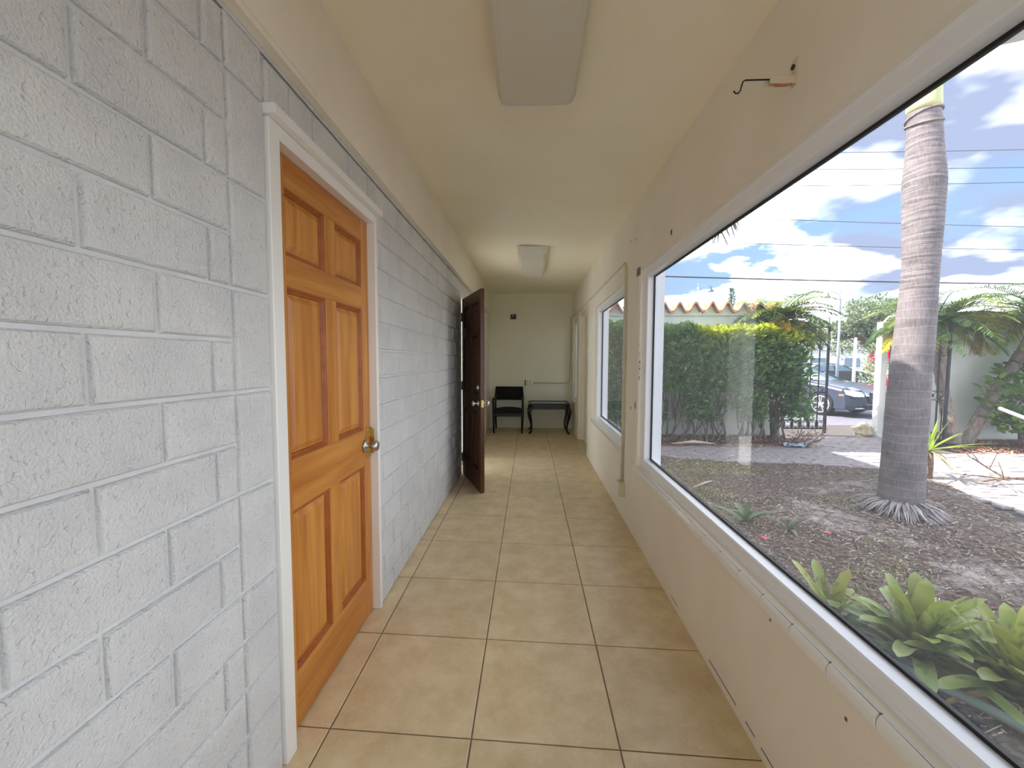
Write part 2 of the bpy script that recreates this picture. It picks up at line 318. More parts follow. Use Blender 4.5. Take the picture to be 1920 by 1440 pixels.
    def build(s, name, m, parent=None, smooth=False, org=None, loc=None):
        if org is not None: s.v = [(p[0]-org[0], p[1]-org[1], p[2]-org[2]) for p in s.v]
        me = bpy.data.meshes.new(name); me.from_pydata(s.v, [], s.f); me.update()
        if s.c:
            ca = me.color_attributes.new('col', 'FLOAT_COLOR', 'POINT')
            ca.data.foreach_set('color', [x for c in (s.c+[(1, 1, 1)]*(len(s.v)-len(s.c))) for x in (c[0], c[1], c[2], 1)])
        if smooth: me.polygons.foreach_set('use_smooth', [True]*len(me.polygons))
        me.materials.append(M[m] if isinstance(m, str) else m)
        o = bpy.data.objects.new(name, me); COL.objects.link(o)
        if parent is not None: o.parent = parent
        if loc is not None: o.location = loc
        return o
def thing(name, label=None, cat=None, loc=(0, 0, 0), group=None, kind=None, rz=0):
    o = bpy.data.objects.new(name, None); COL.objects.link(o); o.location = loc; o.rotation_euler = (0, 0, rz); o.empty_display_size = .1
    return tag(o, label, cat, group, kind)
def tag(o, label=None, cat=None, group=None, kind=None):
    for k, v in (('label', label), ('category', cat), ('group', group), ('kind', kind)):
        if v: o[k] = v
    return o
def inst(src, name, parent, loc, rot=None, scale=None):
    o = bpy.data.objects.new(name, src.data if hasattr(src, 'data') else src); COL.objects.link(o); o.parent = parent; o.location = loc
    if rot: o.rotation_euler = rot
    if scale: o.scale = scale
    return o
def copy_tree(o, parent=None):
    c = o.copy(); COL.objects.link(c); c.parent = parent
    for ch in [x for x in bpy.data.objects if x.parent == o]: copy_tree(ch, c)
    return c
def jit(c, a=.15, r=R):
    k = 1+r.uniform(-a, a); return tuple(max(0, min(1, v*k*(1+r.uniform(-a, a)*.3))) for v in c)
LW = -.787                                   # left wall plane
def sh(p): return (p[0]-.006+.006*p[1], p[1], p[2])       # the right wall runs very slightly outwards
def zc(x, y):                                # ceiling height
    t = (x+.754)/1.54; y = max(-3, min(8, y)); zr = 2.452+.0148*max(0, y-1.2) if y < 3.2 else 2.4816+.025*(y-3.2)
    return 2.6+(min(zr, 2.6)-2.6)*max(0, min(1, t))

# ================================================================ THE SETTING
# floor with its ceramic tiles
fl = thing('floor', 'beige ceramic tiled corridor floor with grey grout', kind='structure')
MB().box((-1.0, -2.6, -.2), (.98, 8.1, -.004)).build('grout_bed', 'grout', fl)
X0, Y0, T, SK = -.70785, 1.3638, .51193, -.0174383
cols = [(-.84, X0), (X0, X0+T), (X0+T, X0+2*T), (X0+2*T, .83)]
yl = lambda x, j: Y0+j*T+SK*(x-X0)/T
tile_mesh = {}
for j in range(-8, 13):
    for ci, (a, b) in enumerate(cols):
        g = .0028
        key = ci
        if key not in tile_mesh:
            mb = MB(); y00, y01 = 0, SK*(b-a)/T; x0, x1 = g, b-a-g
            lo = [(x0, g, -.01), (x1, y01+g, -.01), (x1, y01+T-g, -.01), (x0, T-g, -.01)]
            md = [(p[0], p[1], -.0015) for p in lo]; e = .0025
            hi = [(x0+e, g+e, 0), (x1-e, y01+g+e, 0), (x1-e, y01+T-g-e, 0), (x0+e, T-g-e, 0)]
            mb.grid([lo, md, hi], close=True); mb.f.append((8, 9, 10, 11))
            tile_mesh[key] = mb.build('tile', 'tile', fl, loc=(a, yl(a, j), 0))
        else:
            inst(tile_mesh[key], 'tile', fl, (a, yl(a, j), 0))

# left wall: painted concrete blocks
wl = thing('wall_left', 'white painted concrete block wall', kind='structure')
mb = MB()
def lwquad(y0, y1, z0, z1, x=-.7985): mb.add([(x, y0, z0), (x, y1, z0), (x, y1, z1), (x, y0, z1)], [(0, 1, 2, 3)])
DL0, DL1 = 1.225, 2.09                     # outer edges of the first door frame
lwquad(-2.6, DL0, -.02, 2.26); lwquad(DL1, 4.665, -.02, 2.26); lwquad(DL0, DL1, 2.045, 2.26); lwquad(5.42, 8.1, -.02, 2.26); lwquad(4.665, 5.42, 2.03, 2.26)
for y in (DL0, DL1, 4.665, 5.42): mb.add([(-.7985, y, -.02), (-.95, y, -.02), (-.95, y, 2.26), (-.7985, y, 2.26)], [(0, 1, 2, 3)])
mb.add([(-.7985, 4.665, 2.03), (-.95, 4.665, 2.03), (-.95, 5.42, 2.03), (-.7985, 5.42, 2.03)], [(0, 1, 2, 3)])
mb.build('mortar', 'mortar', wl)
CZ = [-.035+.1406*k for k in range(0, 17)]    # course lines; .105, .246 ... 2.214
bmesh_cache = {}
def block(y0, y1, z0, z1):
    z0 = max(z0, 0.0); z1 = min(z1, 2.225); 
    if y1-y0 < .03 or z1-z0 < .02: return
    key = (round(y1-y0, 3), round(z1-z0, 3), R.randrange(4))
    if key not in bmesh_cache:
        w, h = y1-y0, z1-z0; m_ = MB(); g = .0035
        def ring(ins, x, j=0): 
            return [(x+R.uniform(-j, j)*.4, a+R.uniform(-j, j), b+R.uniform(-j, j)) for a, b in ((ins, ins), (w/2, ins), (w-ins, ins), (w-ins, h/2), (w-ins, h-ins), (w/2, h-ins), (ins, h-ins), (ins, h/2))]
        r0 = ring(g+.0005, -.014); r1 = ring(g+.0025, -.006, .0012); r2 = ring(g+.006, -.0012, .001); r3 = ring(g+.013, 0.0, .0008)
        m_.grid([r0, r1, r2, r3], close=True); m_.f.append(tuple(range(24, 32)))
        me = m_.build('block', 'block', wl, loc=(LW, y0, z0)); bmesh_cache[key] = me; return me
    return inst(bmesh_cache[key], 'block', wl, (LW, y0, z0))
BL = .2905
for k in range(16):
    z0, z1 = CZ[k], CZ[k+1]
    odd = k % 2
    # near field; vertical joints at .70 + n*.29 or .845 + n*.29, up to the joint at 1.066
    ph = .70 if odd else .845
    ys = [ph+BL*i for i in range(-4, 4)]; ys = [y for y in ys if .1 < y < 1.03]+[1.066]; ys = [ys[0]-BL]+ys
    for a, b in zip(ys, ys[1:]): block(a, b, z0, z1)
    ph = 2.157 if odd else 2.30
    ys = [DL1]+[y for y in [ph+BL*i for i in range(0, 12)] if y > DL1+.04 and y < 4.63]+[4.665]
    for a, b in zip(ys, ys[1:]): block(a, b, z0, z1)
for a, b in zip([2.225, 2.073, 1.792, 1.511, 1.23, .949, .667, .527, .386, .246, .105], [2.073, 1.792, 1.511, 1.23, .949, .667, .527, .386, .246, .105, 0]):
    block(1.066, DL0-.004, b, a)
ys = [DL0, 1.355, 1.50, 1.79, 2.0, DL1]
for a, b in zip(ys, ys[1:]): block(a, b, 2.073, 2.214)
# plastered beam above the blocks
mb = MB(); mb.box((-.95, -2.6, 2.228), (-.754, 8.1, 2.75))
tag(mb.build('wall_left_beam', 'plaster'), 'cream plaster beam running above the block wall', kind='structure')
mb = MB()
pts = []; nn = 60
for i in range(nn+1):
    y = .2+5*i/nn; pts.append((-.789, y, 2.223+.003*noise.noise(Vector((y*7, 0, 0)))))
mb.tube(pts, .006, 6); tag(mb.build('trim_1', 'mortar', smooth=True), 'ragged bead of white caulk where blocks meet the beam', kind='structure')
mb = MB(); mb.box((-.757, .1, 2.226), (-.7475, 1.49, 2.246), .002).box((-.757, .1, 2.249), (-.748, 1.465, 2.262), .002)
tag(mb.build('trim_2', 'plaster'), 'two thin painted battens on the edge of the beam near the camera', kind='structure')

# ceiling
rows = []
for i in range(0, 45):
    y = -2.6+i*(10.7/44); rows.append([(x, y, zc(x, y)) for x in (-.80, -.754, -.3, .1, .5, .80, .95)])
mb = MB(); mb.grid(rows)
mb.grid([[(p[0], p[1], p[2]+.12) for p in r] for r in rows])
tag(mb.build('ceiling', 'ceil', smooth=True), 'warm cream plaster ceiling', kind='structure')

# end walls
tag(MB().box((-.95, 7.945, -.02), (1.0, 8.08, 2.8)).build('wall_far', 'endwall'), 'pale cream wall closing the far end', kind='structure')
tag(MB().box((-.95, -2.6, -.02), (-.62, -2.45, 2.8)).box((.62, -2.6, -.02), (1.0, -2.45, 2.8)).box((-.62, -2.6, 2.15), (.62, -2.45, 2.8)).build('wall_back', 'plaster'), 'cream wall behind the camera, its open doorway added for light', kind='structure')  # unseen doorway, added so daylight enters from behind

# right wall with openings (y0, y1, z0, z1)
XI, XO = .775, .93
W1 = (.54, 2.978, .556, 1.966); W2 = (3.50, 5.06, .585, 1.966); W3 = (7.06, 7.66, .60, 2.03); D3 = (5.70, 6.76, -.02, 2.06); W4 = (-2.2, .40, .556, 1.966)
ops = [W4, W1, W2, D3, W3]
yb = sorted({-2.6, 8.08, *[o[0] for o in ops], *[o[1] for o in ops]}); zb = sorted({-.02, 2.75, *[o[2] for o in ops], *[o[3] for o in ops]})
mb = MB()
def inop(y, z): return any(o[0] < y < o[1] and o[2] < z < o[3] for o in ops)
for y0, y1 in zip(yb, yb[1:]):
    for z0, z1 in zip(zb, zb[1:]):
        if inop((y0+y1)/2, (z0+z1)/2): continue
        for x, fl_ in ((XI, 0), (XO, 1)):
            mb.add([(x, y0, z0), (x, y1, z0), (x, y1, z1), (x, y0, z1)], [(0, 1, 2, 3) if fl_ else (3, 2, 1, 0)])
for o in ops:
    y0, y1, z0, z1 = o
    for a, b in (((y0, z0), (y1, z0)), ((y1, z0), (y1, z1)), ((y1, z1), (y0, z1)), ((y0, z1), (y0, z0))):
        mb.add([(XI, *a), (XI, *b), (XO, *b), (XO, *a)], [(0, 1, 2, 3)])
mb.add([(XI, -2.6, 2.75), (XO, -2.6, 2.75), (XO, 8.08, 2.75), (XI, 8.08, 2.75)], [(0, 1, 2, 3)])
mb.shear(sh)
wr = tag(mb.build('wall_right', 'plaster'), 'cream plaster wall holding the windows', kind='structure')
# hairline gaps along its foot
for y0, y1 in ((1.02, 1.32), (1.36, 1.42), (1.49, 1.72), (2.1, 2.2)):
    MB().box((XI-.0012, y0, .035), (XI+.002, y1, .0378)).shear(sh).build('crack', 'black', wr)
for y, z, r in ((1.30, .49, .004), (1.14, .505, .003), (.98, .45, .004), (3.14, 2.22, .007), (3.3, 2.25, .007), (3.2, .95, .012), (2.35, 2.03, .012)):
    MB().box((XI-.001, y-r, z-r), (XI+.002, y+r*.8, z+r*1.3)).shear(sh).build('chip', 'husk', wr)

def window(idx, o, label, sills, casing=True):
    y0, y1, z0, z1 = o
    w = thing(f'window_{idx}', label, kind='structure')
    def ring(x, i): return [(x, y0+i, z0+i), (x, y1-i, z0+i), (x, y1-i, z1-i), (x, y0+i, z1-i)]
    prof = [(.801, 0), (.8015, .004), (.803, .010), (.806, .0115), (.8075, .05), (.812, .055), (.850, .0575)]
    mb = MB(); mb.grid([ring(*p) for p in prof], close=True); mb.shear(sh).build('window_frame', 'alu', w)
    mb = MB(); mb.grid([ring(*p) for p in [(.850, .0575), (.850, .067), (.857, .067)]], close=True); mb.shear(sh).build('gasket', 'black', w)
    mb = MB(); mb.grid([ring(*p) for p in [(.861, .0665), (.868, .060), (.870, .008)]], close=True)
    for a in (y0+.001, y1-.054): mb.box((.871, a, z0+.001), (.928, a+.053, z1-.001))
    mb.shear(sh).build('outer_frame', 'alu', w)
    MB().box((.857, y0+.05, z0+.05), (.8575, y1-.05, z1-.05)).shear(sh)
    mb = MB(); mb.add([(.859, y0+.055, z0+.055), (.859, y1-.055, z0+.055), (.859, y1-.055, z1-.055), (.859, y0+.055, z1-.055)], [(0, 1, 2, 3)])
    mb.shear(sh).build('pane', 'glass', w)
    if casing:
        for a, b in ((y1+.012, y1+.075), (y0-.06, y0-.012))[:1 if idx == 1 else 2]:
            MB().box((XI-.006, a, z0-.02), (XI+.01, b, z1-.012), .003).shear(sh).build('casing', 'plaster', w)
    # bullnose sill tiles
    n = int(round((sills[1]-sills[0])/.152)); src = None
    for i in range(n):
        a = sills[0]+i*.152
        if src is None:
            mb = MB(); zt = z0; pr = [(.80, zt-.03), (.7655, zt-.043), (.7625, zt-.041), (.761, zt-.03), (.762, zt-.016), (.767, zt-.006), (.777, zt-.0005), (.797, zt), (.80, zt-.001)]
            rows = [[(x, yy, z) for x, z in pr] for yy in (.0018, .0035, .1485, .1502)]
            for r_ in (0, 3): rows[r_] = [(x+(.79-x)*.03, yy, z+(zt-.02-z)*.06) for x, yy, z in rows[r_]]
            mb.grid(rows); mb.f.append(tuple(range(len(pr)-1, -1, -1))); mb.f.append(tuple(len(pr)*3+q for q in range(len(pr))))
            src = mb.build('tile', 'sill', w, smooth=False, loc=(-.006+.006*a, a, 0))
        else: inst(src, 'tile', w, (-.006+.006*a, a, 0))
    MB().box((.770, sills[0], z0-.038), (.802, sills[0]+n*.152, z0-.0035)).shear(sh).build('sill_bed', 'grout', w)
    return w
window(1, W1, 'large picture window beside the camera in white aluminium', (.427, 3.10))
window(2, W2, 'second white framed window, behind the cable conduit', (3.43, 5.30))
window(3, W3, 'narrow white window next to the far wall', (7.0, 7.75))
window(4, W4, 'unseen window added behind the camera to light the corridor', (-2.2, .427-.152), casing=False)  # unseen window, added to brighten the near part of the corridor
for z, dx, h in ((1.43, 0, .004), (1.375, .001, .003), (1.355, .0, .004), (1.31, .003, .008), (1.285, .001, .006), (1.262, .003, .008), (1.235, 0, .007), (1.20, .002, .008), (1.185, 0, .006)):
    MB().box((.786+dx, 2.9765, z-h), (.7885+dx*2, 2.979, z+h)).build('mark', 'black', wr)
MB().box((.7655, 3.03, .965), (.772, 3.045, 1.015), .002).shear(sh).build('chip', 'husk', wr)
tag(MB().box((.762, 2.99, 1.93), (.777, 3.053, 1.985), .002).shear(sh).build('trim_4', 'concrete'), 'small grey block at the top of the window casing', kind='structure')
# outer wall lip and roof overhang
mb = MB(); zt, zb_ = 2.84, 2.76
out_ = [(.93, 1.2), (2.9, 1.2), (2.9, 1.74), (2.45, 1.90), (2.209, 2.016), (2.105, 2.055), (1.9, 2.12), (.93, 2.14)]
n = len(out_); mb.add([(x, y, zb_) for x, y in out_]+[(x, y, zt) for x, y in out_], [tuple(range(n-1, -1, -1)), tuple(range(n, 2*n))]+[(i, (i+1) % n, n+(i+1) % n, n+i) for i in range(n)])
tag(mb.build('trim_3', 'stuccow'), 'white canopy edge seen at the top right corner', kind='structure')
tag(MB().box((.78, -3.5, 2.755), (.95, 9.2, 4.03)).box((.74, -3.5, 4.03), (.99, 9.2, 4.08)).build('wall_parapet', 'stuccow'), 'white parapet above the window wall', kind='structure')
mb = MB(); mb.box((-3.25, -3.5, 2.82), (.78, 9.2, 2.97)); tag(mb.build('roof', 'roof'), 'flat roof over the corridor', kind='structure')

# ---- doors
def door_leaf(parent, Wd, Hd, up, lv, mo, th=.04):
    """leaf in local coords: y from 0 to Wd, face at x = 0, body behind (x from -th to 0); six raised panels both sides"""
    lf = thing('door_leaf'); lf.parent = parent
    st, mu = .078, .088
    zz = [(0, .20), (.785, .965), (1.56, 1.665), (1.89, Hd)]
    for a in (0, Wd-st): MB().box((-th, a, 0), (0, a+st, Hd), .0015).build('stile', up, lf)
    for a, b in zz: MB().box((-th, st, a), (0, Wd-st, b), .0015).build('rail', lv, lf)
    pz = [(.20, .785), (.965, 1.56), (1.665, 1.89)]
    c = Wd/2
    for a, b in pz:
        MB().box((-th, c-mu/2, a), (0, c+mu/2, b), .0015).build('mullion', up, lf)
        for y0, y1 in ((st, c-mu/2), (c+mu/2, Wd-st)):
            mb = MB()
            for s_ in (0, 1):
                def X(d): return -d if s_ == 0 else -th+d
                def ring(i, d): return [(X(d), y0+i, a+i), (X(d), y1-i, a+i), (X(d), y1-i, b-i), (X(d), y0+i, b-i)]
                mb.grid([ring(0, .002), ring(.006, .003), ring(.010, .009), ring(.016, .010), ring(.020, .017)], close=True)
            mb.build('moulding', mo, lf)
            mb = MB()
            for s_ in (0, 1):
                def X(d): return -d if s_ == 0 else -th+d
                k = len(mb.v); mb.grid([ring(.019, .0168), ring(.024, .0168), ring(.044, .007)], close=True); mb.f.append(tuple(k+8+q for q in range(4)))
            mb.build('panel', up, lf)
    return lf
def knob(parent, y, z, m='steel', sides=(1,), th=.04, name='knob'):
    for s_ in sides:
        x0 = 0 if s_ == 1 else -th
        mb = MB(); mb.lathe([(.028, 0), (.031, s_*.004), (.026, s_*.010), (.012, s_*.014), (.011, s_*.030), (.020, s_*.036), (.0275, s_*.045), (.028, s_*.058), (.022, s_*.066), (.001, s_*.068)], 20, (x0, y, z), 'x')
        mb.build(name, m, parent, smooth=True)
d1 = thing('door_1', 'closed honey-coloured six panel wooden door in the block wall', kind='structure', loc=(-.82, 1.2835, .006))
door_leaf(d1, .776, 1.992, 'oak', 'oakh', 'oakm')
knob(d1, .705, .885)
# latch plates
for z in (.845, .945):
    MB().box((0, .728, z-.028), (.004, .772, z+.028), .001).lathe([(.004, .004), (.004, .0055)], 8, (0, .745, z), 'x').build('latch_plate', 'brass', d1)
MB().box((0.0, .776, .83), (.012, .782, .965), .001).box((0.002, .7745, .835), (.022, .7775, .96), .001).build('strike_plate', 'brass', d1)
for z in (.14, 1.08, 1.72):
    MB().tube([(.006, -.004, z-.05), (.006, -.004, z+.05)], .0075, 8).box((-.01, -.006, z-.05), (.003, .003, z+.05)).build('hinge', 'white', d1)
mb = MB(); y0, y1 = 1.2835, 2.0605
mb.box((-.95, DL0, 0), (-.779, y0-.003, 2.045), .003); mb.build('door_post', 'white', d1, org=d1.location)
mb = MB(); mb.box((-.95, y1+.002, 0), (-.779, DL1, 2.045), .003); mb.build('door_post', 'white', d1, org=d1.location)
mb = MB(); mb.box((-.95, y0-.003, 2.001), (-.779, y1+.002, 2.045), .003); mb.build('door_head', 'white', d1, org=d1.location)
mb = MB(); mb.box((-.80, 1.215, 2.046), (-.752, 2.10, 2.076), .002); mb.build('drip_ledge', 'white', d1, org=d1.location)
MB().box((-.95, y0-.01, 0), (-.875, y1+.01, 2.02)).build('backing', 'mortar', d1, org=d1.location)
# open door in backlit wood colours, hinged at the near edge of its doorway
ang = radians(22.6)
d2 = thing('door_2', 'six panel door coloured dark brown as if backlit, standing open into the corridor', kind='structure', loc=(-.775, 4.672, .008), rz=pi-ang*-1)
d2.rotation_euler = (0, 0, pi+ang)
lf = door_leaf(d2, .768, 2.0, 'dk', 'dkh', 'dkm')
lf.location = (.0, .012, 0)
knob(d2, .715, .885, 'chrome', (1, -1)); 
for s_, x0 in ((1, 0), (-1, -.04)):
    MB().lathe([(.026, 0), (.024, s_*.012), (.012, s_*.014), (.011, s_*.022), (.001, s_*.023)], 16, (x0, .715, 1.04), 'x').build('deadbolt', 'chrome', d2, smooth=True)
MB().box((-.032, .7795, .85), (-.008, .7815, .92)).build('latch_plate', 'brass', d2)
for z in (.19, 1.02, 1.80):
    MB().tube([(-.004, -.003, z-.05), (-.004, -.003, z+.05)], .008, 8).box((-.012, -.01, z-.05), (-.002, .03, z+.05)).build('hinge', 'darkmetal', d2)
mb = MB(); mb.box((-.95, 4.648, 0), (-.782, 4.69, 2.06), .002).box((-.95, 5.39, 0), (-.782, 5.43, 2.06), .002).box((-.95, 4.69, 2.02), (-.782, 5.39, 2.06), .002)
tag(mb.build('door_2_frame', 'white'), 'white frame of the open doorway', kind='structure')
# daylit room behind the doorway
mb = MB(); x0, x1, y0, y1 = -3.1, -.95, 3.2, 7.6
mb.add([(x0, y0, 0), (x1, y0, 0), (x1, y1, 0), (x0, y1, 0), (x0, y0, 2.7), (x1, y0, 2.7), (x1, y1, 2.7), (x0, y1, 2.7)], [(0, 1, 2, 3), (7, 6, 5, 4), (0, 4, 5, 1), (3, 2, 6, 7)])
for a, b, c, d in ((y0, y1, 0, .25), (y0, y1, 2.45, 2.7), (y0, 3.4, .25, 2.45), (7.4, y1, .25, 2.45), (5.3, 5.4, .25, 2.45)): mb.box((x0-.12, a, c), (x0, b, d))  # unseen window openings, enlarged to brighten the far end of the corridor
tag(mb.build('wall_side_room', 'stuccow'), 'white walls of the daylit room beyond the open door', kind='structure')
# recessed cream door on the right wall
d3 = thing('door_3', 'recessed cream painted door in the window wall', kind='structure', loc=(.90, 5.7, 0))
MB().box((0, .02, .01), (.035, 1.04, 2.02), .002).build('door_leaf', 'plaster', d3)
for a, b in (((-.05, -.0, 0), (.03, .035, 2.06)), ((-.05, 1.03, 0), (.03, 1.065, 2.06)), ((-.05, .035, 2.02), (.03, 1.03, 2.06))): MB().box(a, b, .002).build('door_post', 'plaster', d3)
knob(d3, 0, 0) if False else None
tag(MB().box((.78, 5.7, -.02), (.93, 6.76, .012), .003).build('door_3_threshold', 'stone'), 'worn threshold strip of the recessed door', kind='structure')
# casing in the far left corner
mb = MB(); mb.box((-.79, 7.18, 0), (-.772, 7.26, 2.1), .003).box((-.79, 7.18, 2.1), (-.772, 7.93, 2.16), .003).box((-.79, 7.3, .02), (-.782, 7.93, 2.09), .002)
tag(mb.build('door_4', 'plaster'), 'cream door and casing at the far left corner', kind='structure')

# ================================================================ CORRIDOR THINGS
def fluorescent(label, y0, y1, x0, x1, drop):
    cy, cx = (y0+y1)/2, (x0+x1)/2; zt = zc(cx, cy); w = x1-x0; L = y1-y0
    t = thing('ceiling_light', label, 'light', (cx, cy, zt), group='boxy fluorescent ceiling lights')
    MB().box((-w/2+.02, -L/2+.012, -.03), (w/2-.02, L/2-.012, .03), .003).build('housing', 'white', t)
    pr = [(-w/2, -.012), (-w/2+.004, -.05), (-w/2+.022, -drop+.008), (-w/2+.04, -drop), (w/2-.04, -drop), (w/2-.022, -drop+.008), (w/2-.004, -.05), (w/2, -.012)]
    mb = MB(); ys = [-L/2+.008, -L/2+.03, L/2-.03, L/2-.008]
    mb.grid([[(x, y, z) for x, z in pr] for y in ys]); mb.build('diffuser', 'acrylic', t)
    for s_ in (-1, 1):
        mb = MB(); ya = s_*L/2; 
        a = [(x*1.003, ya, z*1.01) for x, z in pr]; b = [(x*1.003, ya-s_*.009, z*1.01) for x, z in pr]
        mb.grid([a, b]); mb.f.append(tuple(range(8))); mb.build('end_cap', 'white', t)
    return t
fluorescent('long white boxy fluorescent ceiling light nearest the camera', .62, 1.86, -.147, .197, .095)
fluorescent('far white boxy fluorescent ceiling light in front of the end wall', 4.50, 5.72, -.141, .195, .10)

# black chair
ch = thing('armchair', 'black wooden armchair with padded back against the far wall', 'chair', (-.385, 7.58, 0))
for s_ in (-1, 1):
    x = s_*.262
    MB().tube([(x*.97, -.245, 0), (x, -.24, .30), (x*1.02, -.235, .585)], [.015, .021, .020], 10).build('leg', 'blackp', ch, smooth=True)
    MB().tube([(x*.97, .285, 0), (x, .21, .30), (x, .205, .55), (x*.95, .285, .80)], [.015, .021, .020, .016], 10).build('leg', 'blackp', ch, smooth=True)
    MB().tube([(x*1.02, -.27, .595), (x*1.04, -.1, .61), (x*1.02, .09, .60), (x, .215, .595)], [.018, .023, .02, .016], 10).build('armrest', 'blackp', ch, smooth=True)
    MB().box((x-.012, -.22, .30), (x+.012, .21, .345), .003).build('side_rail', 'blackp', ch)
MB().box((-.25, -.24, .30), (.25, -.215, .36), .003).build('front_rail', 'blackp', ch)
mb = MB(); mb.grid([[(-.245+.49*i/8, yy, .36+h*sin(pi*(i+.6)/9.2)**.35) for i in range(9)] for yy, h in ((-.25, 0), (-.252, .05), (-.22, .075), (0, .085), (.18, .075), (.2, .05), (.2, 0))])
mb.build('seat', 'fabric', ch, smooth=True)
mb = MB(); zs = [.56, .585, .68, .79, .812]
for k, dd in ((0, -1), (1, 1)):
    mb.grid([[(-.262+.524*i/8, .215+.26*(z-.56)+.03*sin(pi*i/8)+dd*.022*(0.3 if z in (.56, .812) else 1)*(0.4 if i in (0, 8) else 1), z) for i in range(9)] for z in zs])
mb.box((-.255, .235, .57), (.255, .262, .60)); mb.box((-.25, .27, .70), (.25, .285, .80)); mb.build('backrest', 'fabric', ch, smooth=True)

# small black table with cabriole legs
tb = thing('side_table', 'small black side table with curved legs and inset glass top', 'table', (.36, 7.56, 0))
MB().box((-.375, -.27, .528), (.375, -.225, .55), .004).box((-.375, .225, .528), (.375, .27, .55), .004).box((-.375, -.225, .528), (-.32, .225, .55), .004).box((.32, -.225, .528), (.375, .225, .55), .004).build('top_frame', 'blackp', tb)
MB().box((-.325, -.23, .534), (.325, .23, .541)).build('glass_inset', 'carglass', tb)
for sx in (-1, 1):
    MB().tube([(sx*.322, -.225, .553), (sx*.322, .225, .553)], .0035, 6).build('gilt_line', 'darkmetal', tb)
    for sy in (-1, 1):
        a = [(.33, .51), (.345, .45), (.362, .39), (.352, .30), (.325, .19), (.315, .10), (.325, .04), (.35, .012), (.36, 0)]
        rr = [.036, .036, .034, .027, .021, .017, .017, .021, .018]
        MB().tube([(sx*x, sy*(x-.105), z) for x, z in a], rr, 10).build('leg', 'blackp', tb, smooth=True)
mb = MB()
for a, b in (((-.34, -.245, .44), (.34, -.23, .53)), ((-.34, .23, .44), (.34, .245, .53)), ((-.355, -.23, .44), (-.34, .23, .53)), ((.34, -.23, .44), (.355, .23, .53))): mb.box(a, b, .002)
mb.build('apron', 'blackp', tb)

# far wall fittings
t = thing('wall_camera', 'small black box with a lens high on the far wall', 'camera', (-.315, 7.945, 2.158))
MB().box((-.048, -.045, -.042), (.048, 0, .042), .004).build('body', 'blackp', t)
MB().lathe([(.012, -.050), (.012, -.044)], 14, (-.012, 0, .012), 'y').build('lens', 'chrome', t)
MB().box((-.058, -.012, -.052), (.058, 0, .052), .003).build('back_plate', 'plastic', t)
t = thing('outlet_box', 'double surface outlet box on the far wall above the side table', 'outlet', (-.005, 7.945, .885))
MB().box((-.065, -.05, -.06), (.065, 0, .06), .005).build('box', 'white', t)
for x in (-.03, .03):
    for z in (-.025, .025): MB().lathe([(.017, -.0515), (.017, -.05)], 12, (x, 0, z), 'y').box((x-.008, -.053, z-.006), (x-.005, -.051, z+.006)).box((x+.005, -.053, z-.006), (x+.008, -.051, z+.006)).build('socket', 'mortar', t); MB().box((x-.008, -.0545, z-.008), (x-.004, -.0535, z+.008)).box((x+.004, -.0545, z-.008), (x+.008, -.0535, z+.008)).build('slot', 'black', t)
MB().box((-.082, -.045, -.055), (-.066, 0, .05), .002).build('side_plate', 'darkmetal', t)
t = thing('outlet_box', 'ivory outlet box low on the window wall under the conduit', 'outlet', (.789, 3.40, .255))
MB().box((-.045, -.055, -.06), (0, .055, .06), .004).build('box', 'plastic', t)
MB().box((-.049, -.035, -.045), (-.045, .035, .045), .001).build('cover_plate', 'white', t)
cz = 2.128
pts = [(.07, 7.925, .885)]+[(.70, 7.925, .885), (.745, 7.925, .892), (.775, 7.925, .925), (.785, 7.922, .98), (.785, 7.92, 2.03), (.786, 7.90, 2.10), (.785, 7.84, cz)]
pts += [(.769+.006*y, y, cz) for y in (7, 6, 5, 4.2, 3.52)]+[(.775, 3.44, cz-.012), (.775, 3.40, cz-.05), (.775, 3.392, cz-.11), (.775, 3.392, 1.2), (.775, 3.40, .315)]
cd = thing('cable_conduit', 'thin cream conduit running along the window wall to the far wall', 'conduit', (.775, 3.4, .3))
MB().tube(pts, .0095, 8).build('pipe', 'plastic', cd, smooth=True, org=cd.location)
MB().tube([(.772, 3.425, .315), (.773, 3.415, .5), (.774, 3.40, .72)], .005, 6).build('loose_wire', 'plastic', cd, smooth=True, org=cd.location)
for y, z in ((3.392, 1.75), (3.392, 1.35), (3.395, .72)): MB().box((.760, y-.016, z-.008), (.785, y+.016, z+.008), .002).build('clip', 'plastic', cd, org=cd.location)
for y in (4.4, 5.5, 6.6): MB().box((.758+.006*y, y-.008, cz-.015), (.779+.006*y, y+.008, cz+.015), .002).build('clip', 'plastic', cd, org=cd.location)

# hook bracket above the big window
t = thing('curtain_hook', 'small metal bracket with a bent black wire hook above the big window', 'hook', (.777, 1.29, 2.165))
MB().box((-.003, -.012, -.035), (0, .014, .045), .001).build('wall_plate', 'plastic', t)
MB().tube([(-.004, .004, .022), (-.006, .004, .022)], .008, 10).build('screw_hole', 'black', t)
MB().box((-.075, -.009, -.030), (-.002, -.005, -.008), .001).box((-.085, .006, -.030), (-.002, .010, -.012), .001).build('arm', 'plastic', t)
MB().box((-.055, -.006, -.032), (-.016, .008, -.012), .002).build('rusty_sleeve', 'terra', t)
MB().tube([(-.02, 0, -.014), (-.142, 0, -.014), (-.149, 0, -.018), (-.152, 0, -.026), (-.156, 0, -.044), (-.162, 0, -.051), (-.170, 0, -.051), (-.176, 0, -.044)], .0022, 8).build('hook_wire', 'black', t, smooth=True)

